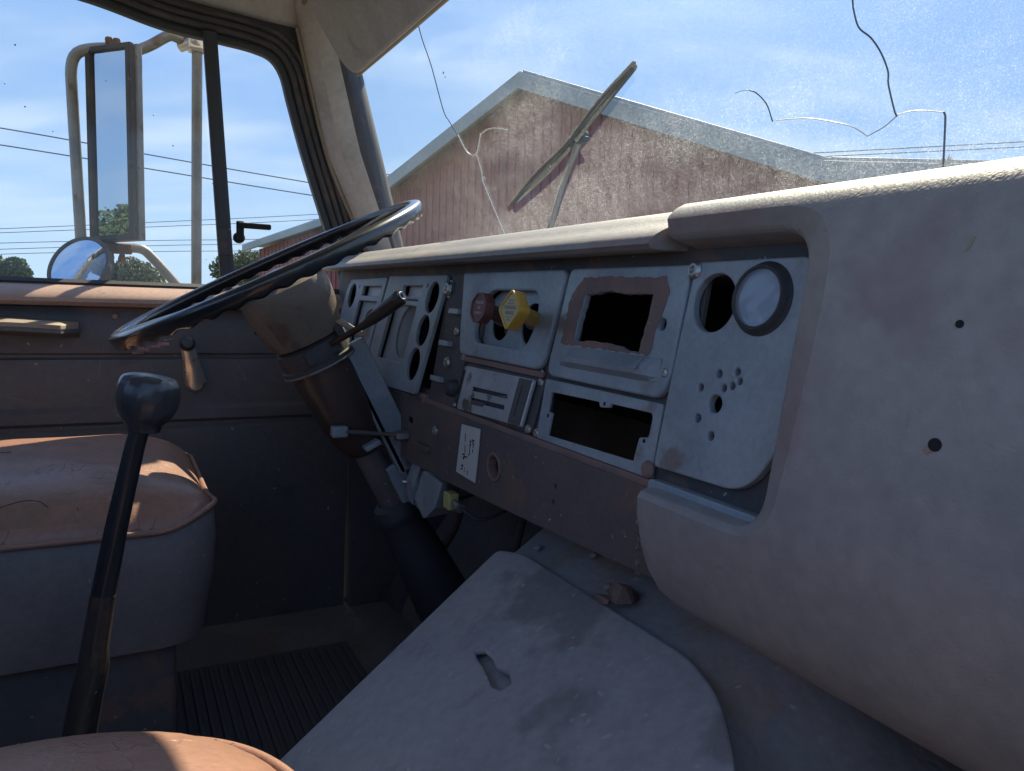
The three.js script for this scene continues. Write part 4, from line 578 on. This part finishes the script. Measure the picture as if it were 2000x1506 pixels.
{ // the two pull knobs, parts of the dashboard
  const K = (name, label, s, t, h, pts, rc, mat, body, text, paint, ink, baseS, baseT) => {
    const sh = roundPoly(pts.map(([a, b]) => [s + a, t + b]), rc), inner = roundPoly(pts.map(([a, b]) => [s + a * 0.84, t + b * 0.84]), rc * 0.8), wall = sh.clone(); wall.holes.push(asPath(inner));
    const k = part(dash, name, [plate(sh, FP, h, h + body, 0.0015), plate(wall, FP, h + body - 0.001, h + body + 0.0022, 0.0008)], mat, { label });
    part(k, 'stem', cyl(at(FP, baseS, baseT, -0.02), at(FP, s, t, h + 0.002), 0.0105, 0.0095, 22), mat);
    part(k, 'collar', cyl(at(FP, baseS, baseT, -0.022), at(FP, mix(baseS, s, 0.22), mix(baseT, t, 0.22), mix(-0.02, h, 0.3)), 0.0135, 0.0125, 22), M.rubber);
    const xs = pts.map((q) => s + q[0]), ys = pts.map((q) => t + q[1]);
    const tex = faceTexture(256, 256, (c, w, hh) => { c.fillStyle = paint; c.fillRect(0, 0, w, hh); c.fillStyle = ink; c.textAlign = 'center'; c.textBaseline = 'middle'; for (const [str, x, y, size] of text) { c.font = `bold ${size}px sans-serif`; c.fillText(str, x, y); } for (let q = 0; q < 260; q++) { c.fillStyle = q % 2 ? paint : 'rgba(90,85,80,0.35)'; c.fillRect(hash(q, 1, 71) * w, hash(q, 2, 71) * hh, 1 + 4 * hash(q, 3, 71), 1 + 2 * hash(q, 4, 71)); } });
    const [g, m] = printed(inner, FP, h + body + 0.0004, Math.min(...xs), Math.max(...xs), Math.min(...ys), Math.max(...ys), tex);
    part(k, 'face', g, m, { keepUV: true });
  };
  const oct = Array.from({ length: 8 }, (_, i) => { const a = Math.PI / 8 + i * Math.PI / 4; return [0.0245 * Math.cos(a), 0.0215 * Math.sin(a)]; });
  K('trailer_brake_knob', 'dull red octagonal pull knob', -0.8905, 0.1550, 0.048, oct, 0.003, M.red, 0.012, [['TRAILER', 128, 84, 34], ['AIR', 128, 128, 34], ['SUPPLY', 128, 172, 34]], '#6e4a4a', '#b9a6a2', -0.952, 0.149);
  K('parking_brake_knob', 'yellow diamond pull knob', -0.7800, 0.1535, 0.058, [[0.0285, 0], [0, 0.0255], [-0.0285, 0], [0, -0.0255]], 0.007, M.yellow, 0.0135, [['PARKING', 128, 114, 30], ['BRAKE', 128, 146, 30], ['PUSH TO', 128, 72, 15], ['RELEASE', 128, 90, 15], ['PULL TO', 128, 172, 15], ['APPLY', 128, 188, 15]], '#b9b08e', '#4a4a42', -0.862, 0.149);
}
{ // paper tag stuck to the lower panel
  const t = thing('paper_tag', 'white paper tag with handwritten marks stuck under the heater control', 'paper tag', [-0.965, -0.26, -0.444]);
  const P = plane(V(0, 0, -0.4440), V(1, 0, 0), V(0, 1, 0));
  const sh = new THREE.Shape([[-1.0060, -0.2595], [-0.9380, -0.2610], [-0.9355, -0.245], [-0.9325, -0.228], [-0.9295, -0.21], [-0.9265, -0.1815], [-0.9900, -0.1850]].map((q) => new THREE.Vector2(...q)));
  part(t, 'sheet', plate(sh, P, 0, 0.0006, 0), std({ color: lin(0.62, 0.62, 0.60), roughness: 0.75 }));
  const tex = faceTexture(256, 320, (c, w, h) => {
    c.fillStyle = '#cfcfcb'; c.fillRect(0, 0, w, h); for (let q = 0; q < 160; q++) { c.fillStyle = 'rgba(120,110,100,0.12)'; c.fillRect(hash(q, 1, 5) * w, hash(q, 2, 5) * h, 2 + 9 * hash(q, 3, 5), 2 + 4 * hash(q, 4, 5)); }
    c.strokeStyle = '#15161c'; c.lineWidth = 8; c.lineCap = 'round';
    const L = (...p) => { c.beginPath(); c.moveTo(p[0], p[1]); for (let k = 2; k < p.length; k += 2) c.lineTo(p[k], p[k + 1]); c.stroke(); };
    L(98, 62, 96, 104); L(98, 130, 97, 172); L(150, 96, 160, 90, 158, 112, 148, 116); L(158, 112, 152, 128); L(196, 82, 176, 80, 180, 98, 192, 100, 184, 120); L(150, 136, 150, 168, 138, 178); L(184, 134, 182, 150);
    L(70, 190, 92, 184, 88, 216); L(92, 198, 124, 194); L(84, 204, 78, 212); L(60, 260, 78, 254, 70, 276, 58, 284); L(98, 268, 98, 270); L(96, 284, 96, 286); L(128, 274, 134, 292);
  });
  const [g, m] = printed(sh, P, 0.0009, -1.006, -0.9265, -0.261, -0.1815, tex, 0.75); part(t, 'writing', g, m, { keepUV: true });
}
console.log('dashboard ready');

// ------------------------------------------------------------------ steering wheel and column
const WP = V(-1.30, 0.037, -0.229), TA = THREE.MathUtils.degToRad(27.3), WN = V(0, Math.cos(TA), Math.sin(TA)), WF = V(0, Math.sin(TA), -Math.cos(TA)), WX = V(1, 0, 0);
const wp = (x, f, h) => WP.clone().addScaledVector(WX, x).addScaledVector(WF, f).addScaledVector(WN, h);
{
  const t = thing('steering_wheel', 'black two spoke steering wheel with finger grips', 'steering wheel', [-1.30, -0.03, -0.25]);
  const R = 0.259, rows = [], NT = 300, NP = 22;
  for (let i = 0; i <= NT; i++) { const th = i / NT * 2 * Math.PI, row = []; for (let k = 0; k < NP; k++) { const ph = k / NP * 2 * Math.PI, s = Math.sin(ph), under = sstep(0.05, -0.7, s), a = 0.0125, b = (s > 0 ? 0.0095 : mix(0.006, 0.0215, 0.5 + 0.5 * Math.cos(ph))) * (1 + 0.13 * under * Math.cos(46 * th)), r = R + a * Math.cos(ph) * (1 - 0.06 * under * Math.cos(46 * th)); row.push(wp(r * Math.cos(th), r * Math.sin(th), b * s)); } rows.push(row); }
  part(t, 'rim', mergeSmooth(skin(rows, { closeU: true, angle: 0 })), M.wheel);
  for (const d of [1, -1]) {
    const secs = [[0.252, 0.000, 0.050, 0.0070], [0.235, -0.001, 0.042, 0.0070], [0.20, -0.004, 0.032, 0.0065], [0.15, -0.010, 0.026, 0.0065], [0.10, -0.015, 0.025, 0.0075], [0.045, -0.018, 0.028, 0.0085]].map(([f, h, w, th]) => Array.from({ length: 18 }, (_, q) => { const a = q / 18 * 2 * Math.PI, c = Math.cos(a), s = Math.sin(a); return wp(Math.sign(c) * Math.abs(c) ** 0.6 * w, f * d, h + Math.sign(s) * Math.abs(s) ** 0.7 * th); }));
    part(t, 'spoke', skin(secs, { closeU: true, capEnds: true }), M.wheel);
  }
  part(t, 'horn_cap', lathe([[0.0001, 0.012], [0.030, 0.009], [0.044, 0.001], [0.050, -0.012], [0.050, -0.03]], wp(0, 0, -0.016), WN, 40), M.wheel);
  const flakes = []; for (let k = 0; k < 6; k++) { const th = -1.2 + k * 0.06 + 0.03 * hash(k, 1, 2), c = wp(R * Math.cos(th), R * Math.sin(th), -0.022); const pts = Array.from({ length: 9 }, (_, q) => c.clone().add(V((hash(k, q, 4) - 0.5) * 0.012, (hash(k, q, 5) - 0.7) * 0.008, (hash(k, q, 6) - 0.5) * 0.018))); flakes.push(pts); }
  for (const p of flakes) part(t, 'peeling_flake', new ConvexGeometry(p), M.pink, { label: 'pinkish flake where the rim coating peels' });
}
function mergeSmooth(g) { return g; }
{
  const t = thing('steering_column', 'steering column under the wheel with tan hub cover and stalk', 'steering column', [-1.30, -0.75, -0.6]);
  const ax = (h) => wp(0, 0, -h);
  part(t, 'hub_cover', lathe([[0.040, -0.030], [0.064, -0.031], [0.073, -0.036], [0.077, -0.048], [0.074, -0.078], [0.068, -0.108], [0.062, -0.132], [0.053, -0.135]], WP, WN, 56), M.hub, { label: 'tan vinyl hub cover below the wheel' });
  part(t, 'collar', lathe([[0.050, -0.134], [0.062, -0.140], [0.063, -0.168], [0.067, -0.170], [0.067, -0.176], [0.060, -0.178]], WP, WN, 48), M.seal, { label: 'dark clamp collar' });
  part(t, 'collar_edge', lathe([[0.060, -0.1765], [0.0675, -0.1765], [0.0685, -0.1785], [0.0675, -0.1805], [0.060, -0.1805]], WP, WN, 56), M.pipe);
  part(t, 'column_jacket', lathe([[0.056, -0.176], [0.057, -0.20], [0.055, -0.26], [0.048, -0.315], [0.036, -0.35], [0.026, -0.36]], WP, WN, 44), M.jacket);
  part(t, 'shaft', cyl(ax(0.33), ax(0.90), 0.024, 0.024, 20), M.rust);
  const bar = (x0, x1, f0, f1, h0, h1) => { const g = new RoundedBoxGeometry(x1 - x0, f1 - f0, h1 - h0, 2, 0.003); g.applyMatrix4(frameMatrix(wp((x0 + x1) / 2, (f0 + f1) / 2, (h0 + h1) / 2), WX, WF, WN)); return g; };
  part(t, 'support_bar', [bar(0.028, 0.040, 0.028, 0.078, -0.42, -0.165), bar(0.010, 0.040, 0.030, 0.042, -0.47, -0.165)], M.fascia, { label: 'worn grey metal support strip along the column' });
  part(t, 'lower_bracket', [bar(0.020, 0.032, 0.010, 0.045, -0.50, -0.40), bar(-0.03, 0.03, 0.028, 0.04, -0.50, -0.44)], M.fascia);
  part(t, 'tab', bar(0.035, 0.06, -0.01, 0.02, -0.345, -0.335), M.fascia);
  part(t, 'floor_boot', lathe([[0.026, -0.47], [0.038, -0.475], [0.043, -0.49], [0.044, -0.50], [0.039, -0.51], [0.045, -0.56], [0.050, -0.62], [0.056, -0.70], [0.06, -0.78]], WP, WN, 40), M.rubber);
  part(t, 'brace_rod', cyl(V(-1.245, -0.235, -0.335), V(-1.222, -0.243, -0.440), 0.0040, 0.0040, 12), M.frame);
  part(t, 'rod_nut', lathe([[0.0001, 0.012], [0.009, 0.012], [0.010, 0], [0.009, -0.010], [0.0001, -0.010]], V(-1.223, -0.243, -0.433), V(0.1, 0, -1), 6), M.screw);
  part(t, 'rod_tab', box(-1.262, -1.240, -0.246, -0.226, -0.345, -0.318, 0.004), M.fascia);
  // stalk
  const r0 = wp(0.045, 0.01, -0.150), r1 = V(-1.105, -0.0015, -0.388);
  const mid = (k) => r0.clone().lerp(r1, k).add(V(0, -0.006 * Math.sin(Math.PI * k), 0));
  const sd = r1.clone().sub(r0).normalize(), [sx, sy] = axisFrame(r0, sd);
  const sec = (k, r, e = 1) => Array.from({ length: 18 }, (_, q) => { const a = q / 18 * 2 * Math.PI; return mid(k).addScaledVector(sx, Math.cos(a) * r).addScaledVector(sy, Math.sin(a) * r * e); });
  const stalk = part(t, 'signal_stalk', skin([sec(-0.1, 0.007), sec(0.15, 0.0052), sec(0.45, 0.0055), sec(0.55, 0.0075), sec(0.66, 0.0098), sec(0.80, 0.0112), sec(0.94, 0.0122), sec(0.985, 0.0120), sec(1.0, 0.0105)], { closeU: true, capEnds: true }), M.leverSteel, { label: 'turn signal stalk pointing towards the passenger' });
  part(stalk, 'end_dimple', lathe([[0.0001, -0.001], [0.004, 0.0], [0.0062, 0.0014], [0.0072, 0.0006]], r1.clone().addScaledVector(sd, 0.0003), sd, 20), M.fascia);
  part(t, 'stalk_clamp', [bar(0.030, 0.062, -0.03, 0.03, -0.166, -0.142), bar(0.045, 0.058, 0.035, 0.05, -0.15, -0.125)], M.seal);
  part(t, 'cancel_lever', skin([[0.058, 0.048, -0.118, 0.007], [0.060, 0.060, -0.138, 0.006], [0.063, 0.072, -0.158, 0.009], [0.062, 0.082, -0.163, 0.003]].map(([x, f, h, w]) => Array.from({ length: 10 }, (_, q) => { const a = q / 10 * 2 * Math.PI; return wp(x + Math.sin(a) * 0.004, f + Math.cos(a) * w, h); })), { closeU: true, capEnds: true }), M.tan, { label: 'small tan finger lever behind the hub cover' });
}
{ // parts hanging below the dashboard
  const t = thing('air_valve', 'grey faceted valve body hanging under the dashboard beside the column', 'valve', [-1.12, -0.33, -0.45]);
  part(t, 'valve_lobe', new ConvexGeometry([[-1.215, -0.290, -0.452], [-1.175, -0.288, -0.452], [-1.150, -0.318, -0.430], [-1.165, -0.352, -0.435], [-1.205, -0.345, -0.440], [-1.225, -0.322, -0.445], [-1.19, -0.30, -0.50], [-1.18, -0.35, -0.50]].map((q) => V(...q))), M.fascia);
  part(t, 'valve_body', new ConvexGeometry([[-1.150, -0.292, -0.446], [-1.118, -0.283, -0.438], [-1.055, -0.290, -0.442], [-1.066, -0.330, -0.436], [-1.098, -0.356, -0.432], [-1.118, -0.362, -0.436], [-1.160, -0.340, -0.436], [-1.10, -0.30, -0.51], [-1.10, -0.35, -0.51]].map((q) => V(...q))), M.fascia);
  part(t, 'bolt', cyl(V(-1.19, -0.318, -0.433), V(-1.192, -0.318, -0.426), 0.004, 0.004, 8), M.screw);
  const c = thing('wire_connector', 'small yellow connector block under the dashboard', 'connector', [-1.04, -0.32, -0.45]);
  part(c, 'block', box(-1.058, -1.034, -0.328, -0.302, -0.462, -0.445, 0.002), std({ color: lin(0.5, 0.46, 0.18), roughness: 0.6 }));
  part(c, 'plug_pin', [cyl(V(-1.034, -0.315, -0.453), V(-1.018, -0.316, -0.452), 0.005, 0.005, 12), cyl(V(-1.018, -0.316, -0.452), V(-1.005, -0.317, -0.452), 0.0075, 0.0075, 12)], M.screw);
  part(c, 'lead', tube([V(-1.006, -0.317, -0.452), V(-0.98, -0.33, -0.48), V(-1.0, -0.31, -0.56), V(-1.05, -0.29, -0.62)], 0.003, 6), M.rubber);
  part(c, 'lead', tube([V(-1.058, -0.315, -0.455), V(-1.09, -0.325, -0.50), V(-1.10, -0.30, -0.60)], 0.003, 6), M.rubber);
  const mk = (x, label) => { const q = thing('pedal', label, 'pedal', [x, -0.8, -0.6], { group: 'foot pedals' }); part(q, 'pedal_pad', skin([[-0.05, 0], [-0.03, 0.004], [0.03, 0.004], [0.05, 0]].map(([d, b]) => [[-0.035, 0], [-0.03, 0.012], [0.03, 0.012], [0.035, 0]].map(([a, h]) => V(x + a, -0.60 + d * 0.9 + h * 0.4, -0.52 + d * -0.45 + h + b))), { angle: 0.4 }), M.rubber); part(q, 'pedal_arm', tube([V(x, -0.60, -0.525), V(x, -0.50, -0.62), V(x, -0.35, -0.66), V(x, -0.28, -0.66)], 0.009, 10), M.rust); };
  mk(-1.42, 'dark foot pedal left of the steering column, nearest the door'); mk(-1.17, 'dark foot pedal right of the steering column');
}
console.log('column ready');

// ------------------------------------------------------------------ engine cover and floor
{
  const HY = (z) => -0.601 - 0.525 * z;                                  // the cover's sloping face
  const HP = plane(V(0, -0.601, 0), V(1, 0, 0), V(0, 0.525, -1));         // s = x, t = distance up the slope
  const k = Math.hypot(1, 0.525), T = (z) => -z * k;
  const t = thing('engine_cover', 'grey worn engine cover sloping between the seats', 'engine cover', [-0.62, -0.8, -0.3]);
  const sh = roundPoly([[-0.775, T(-0.08)], [-0.28, T(-0.08)], [-0.315, T(-0.28)], [-0.372, T(-0.395)], [-0.409, T(-0.436)], [-0.446, T(-0.460)], [-0.478, T(-0.476)], [-0.528, T(-0.488)], [-0.858, T(-0.4835)], [-0.905, T(-0.468)]], [0.02, 0.02, 0.04, 0.03, 0.02, 0.02, 0.02, 0.02, 0.02, 0.012]);
  const tearPts = [[-0.744, T(-0.3600)], [-0.735, T(-0.3675)], [-0.715, T(-0.3680)], [-0.696, T(-0.3640)], [-0.676, T(-0.3690)], [-0.660, T(-0.3640)], [-0.661, T(-0.3530)], [-0.675, T(-0.3490)], [-0.690, T(-0.3520)], [-0.712, T(-0.3560)], [-0.730, T(-0.3570)]];
  sh.holes.push(asPath(roundPoly(tearPts, 0.003)));
  part(t, 'cover_sheet', plate(sh, HP, -0.002, 0.006, 0.003, 14), M.hump, { label: 'flat grey top sheet with a slit torn in it' });
  // body below the sheet: left side drops to the floor, right side falls away in a soft curve
  const rows = []; for (let i = 0; i <= 24; i++) { const z = mix(-0.74, -0.06, i / 24), y = Math.min(HY(z), -0.30) - 0.009, xl = z < -0.454 ? -0.900 - Math.min(0, (z + 0.49)) * -0.2 : -0.80 - 0.3571 * (-0.173 - z) , xr = z < -0.49 ? -0.50 : -0.50 + 0.22 * sstep(-0.49, -0.1, z) + 0.09 * sstep(-0.49, -0.40, z);
    rows.push([V(xl - 0.045, -0.80, z), V(xl - 0.016, y - 0.10, z), V(xl - 0.005, y - 0.016, z), V(xl + 0.001, y - 0.004, z), V(xl + 0.010, y, z), V(mix(xl, xr, 0.35), y, z), V(mix(xl, xr, 0.7), y, z), V(xr - 0.02, y, z), V(xr + 0.02, y - 0.006, z), V(xr + 0.06, y - 0.024, z), V(xr + 0.13, y - 0.070, z), V(Math.max(xr + 0.24, -0.10), y - 0.15, z), V(0.0, y - 0.21, z), V(0.02, -0.80, z)]); }
  part(t, 'tunnel_body', skin(rows, { angle: 0.6 }), M.tunnel, { label: 'darker rubber covered body of the engine tunnel' });
  // rusty torn boss in front of the cover, rivets along the seam
  const boss = V(-0.667, HY(-0.506) - 0.010, -0.506);
  part(t, 'torn_boss', [new ConvexGeometry(Array.from({ length: 26 }, (_, q) => { const a = q * 2.4, r = 0.007 + 0.015 * hash(q, 1, 9); return boss.clone().add(V(Math.cos(a) * r * 1.2, 0.004 + 0.034 * (1 - r / 0.024), Math.sin(a) * r)); })), new ConvexGeometry(Array.from({ length: 16 }, (_, q) => boss.clone().add(V(-0.016 + 0.026 * hash(q, 1, 3), 0.002 + 0.012 * hash(q, 2, 3), 0.014 + 0.014 * hash(q, 3, 3)))))], M.primer, { label: 'torn rusty rubber boss in front of the cover' });
  for (const [x, z] of [[-0.862, -0.505], [-0.77, -0.535], [-0.70, -0.51], [-0.86, -0.478]]) part(t, 'rivet', lathe([[0.0001, 0.0035], [0.003, 0.003], [0.0055, 0.0005], [0.0055, -0.002]], V(x, HY(z) - 0.002, z), HP.n, 12), M.tunnel);
}
{ // ribbed rubber mat
  const t = thing('floor_mat', 'black ribbed rubber mat on the floor beside the engine cover', 'floor mat', [-1.3, -0.8, -0.25]);
  part(t, 'mat_base', box(-1.62, -0.94, -0.80, -0.795, -0.45, 0.20, 0.002), M.mat);
  for (let i = 0; i < 34; i++) { const z = -0.44 + i * 0.0186; part(t, 'rib', box(-1.60, -0.95, -0.7955, -0.788, z, z + 0.009, 0.002), M.mat); }
}
{ // gear lever
  const t = thing('gear_lever', 'long bent gear lever with a black mushroom knob', 'gear lever', [-0.865, -0.78, 0.09]);
  const rod = [[-0.8815, -0.135, -0.0235, 0.0095], [-0.882, -0.17, -0.0135, 0.0100], [-0.881, -0.26, 0.0065, 0.0112], [-0.880, -0.33, 0.020, 0.0122], [-0.878, -0.385, 0.0290, 0.0135], [-0.876, -0.405, 0.0305, 0.0152], [-0.874, -0.44, 0.0385, 0.0158], [-0.871, -0.52, 0.053, 0.0172], [-0.865, -0.72, 0.088, 0.020], [-0.864, -0.80, 0.10, 0.022]];
  const rowsOf = (l) => l.map(([x, y, z, r]) => Array.from({ length: 22 }, (_, q) => { const a = q / 22 * 2 * Math.PI; return V(x + Math.cos(a) * r, y + Math.sin(a) * r * 0.18, z + Math.sin(a) * r); }));
  part(t, 'upper_rod', skin(rowsOf(rod.slice(0, 4)), { closeU: true, capEnds: true }), M.leverBlack, { label: 'glossy black upper half of the lever' });
  part(t, 'lower_rod', skin(rowsOf(rod.slice(3).map(([x, y, z, r], i) => [x, y, z, r * (i ? 1 : 1.02)])), { closeU: true, capEnds: true }), M.leverSteel);
  const kd = V(0.03, 0.98, -0.17).normalize(), ko = V(-0.8815, -0.150, -0.021);
  part(t, 'knob', lathe([[0.0001, 0.0570], [0.012, 0.0565], [0.022, 0.0550], [0.0268, 0.0530], [0.0290, 0.0500], [0.0312, 0.0420], [0.0322, 0.0330], [0.0316, 0.0260], [0.0290, 0.0170], [0.0245, 0.0090], [0.0205, 0.0050], [0.0185, 0.0020], [0.0185, -0.0010], [0.0180, -0.0020], [0.0175, -0.0040], [0.010, -0.0045]], ko, kd, 48, 1.0), M.knob);
  part(t, 'boot', lathe([[0.022, 0.10], [0.03, 0.07], [0.028, 0.06], [0.05, 0.03], [0.047, 0.02], [0.075, 0]], V(-0.864, -0.80, 0.10), V(0, 1, -0.1), 36), M.rubber);
}
// ------------------------------------------------------------------ seats
function cushion(t, x0, x1, z0, z1, yp, h, skirt, corner, dip) {
  const nP = 120, out = (inset) => { const cx = (x0 + x1) / 2, cz = (z0 + z1) / 2, sh = roundPoly(rectPts(x0 + inset, x1 - inset, z0 + inset, z1 - inset), Math.max(0.004, corner - inset * 0.5)); return sh.getSpacedPoints(nP).slice(0, nP); };
  const py = (x, z) => yp + dip(x, z), hw = Math.min(x1 - x0, z1 - z0) / 2 - 0.002;
  const rows = []; for (let k = 0; k <= 22; k++) { const u = (k / 22) ** 1.6, y = h * (1 - (1 - u) ** 3.2) ** 0.62; rows.push(out(u * hw).map((p) => V(p.x, py(p.x, p.y) + y + 0.006 * (fbm(p.x * 0.5 + 2, p.y * 0.5 + 2, 16, 3, 5) - 0.5) * Math.min(1, u * 6), p.y))); }
  part(t, 'cushion_top', skin(rows, { closeU: true, angle: 1.2 }), M.vinyl);
  const side = []; for (const [d, i] of [[0.002, 0.001], [-0.012, -0.004], [-0.05, -0.006], [-0.10, -0.002], [-skirt, 0.012]]) side.push(out(i).map((p) => V(p.x, (d > -0.11 ? py(p.x, p.y) : yp) + d, p.y)));
  part(t, 'cushion_side', skin(side, { closeU: true, angle: 1.2 }), M.vinylSide);
  const pp = out(-0.0045).map((p) => V(p.x, py(p.x, p.y) + 0.001, p.y)); pp.push(pp[0].clone());
  part(t, 'piping', tube(pp, 0.0042, 8, 2), M.vinyl);
  part(t, 'base', box(x0 + 0.03, x1 - 0.03, -0.80, yp - skirt + 0.02, z0 + 0.05, z1 - 0.02, 0.01), M.frame);
}
function backrest(t, x0, x1, z, yb, yt) { const rows = []; for (let i = 0; i <= 14; i++) { const k = i / 14, y = mix(yb, yt, k), e = Math.min(1, Math.min(k, 1 - k) * 6 + 0.25), w = (x1 - x0) / 2 * mix(0.92, 1, e), c = (x0 + x1) / 2, zz = z + 0.12 * k, th = 0.055 * e; rows.push(Array.from({ length: 28 }, (_, q) => { const a = q / 28 * 2 * Math.PI, cc = Math.cos(a), s = Math.sin(a); return V(c + Math.sign(cc) * Math.abs(cc) ** 0.35 * w, y, zz + Math.sign(s) * Math.abs(s) ** 0.6 * th); })); } part(t, 'backrest', skin(rows, { closeU: true, capEnds: true, angle: 1.1 }), M.vinylSide); }
{
  const t = thing('driver_seat', 'brown cracked vinyl driver seat with sun and wheel shadows on it', 'seat', [-1.30, -0.8, 0.12]);
  cushion(t, -1.56, -1.045, -0.112, 0.42, -0.318, 0.066, 0.165, 0.075, (x, z) => 0.022 * sstep(-0.04, -0.12, z) * sstep(-1.25, -1.05, x) );
  backrest(t, -1.56, -1.045, 0.46, -0.30, 0.30);
  for (const l of [[[-1.072, -0.2775, 0.14], [-1.082, -0.272, 0.11], [-1.078, -0.2735, 0.092], [-1.070, -0.2795, 0.082]]]) part(t, 'split', tube(l.map((q) => V(...q)), 0.0006, 5), M.leverSteel, { label: 'thin split in the seat cover' });
}
{
  const t = thing('passenger_seat', 'corner of the brown passenger seat at the bottom of the picture', 'seat', [-0.25, -0.8, 0.15]);
  cushion(t, -0.575, 0.02, -0.105, 0.45, -0.330, 0.068, 0.165, 0.17, () => 0);
  backrest(t, -0.535, 0.02, 0.50, -0.30, 0.02);
}
console.log('seats ready');
renderer.render(scene, camera);
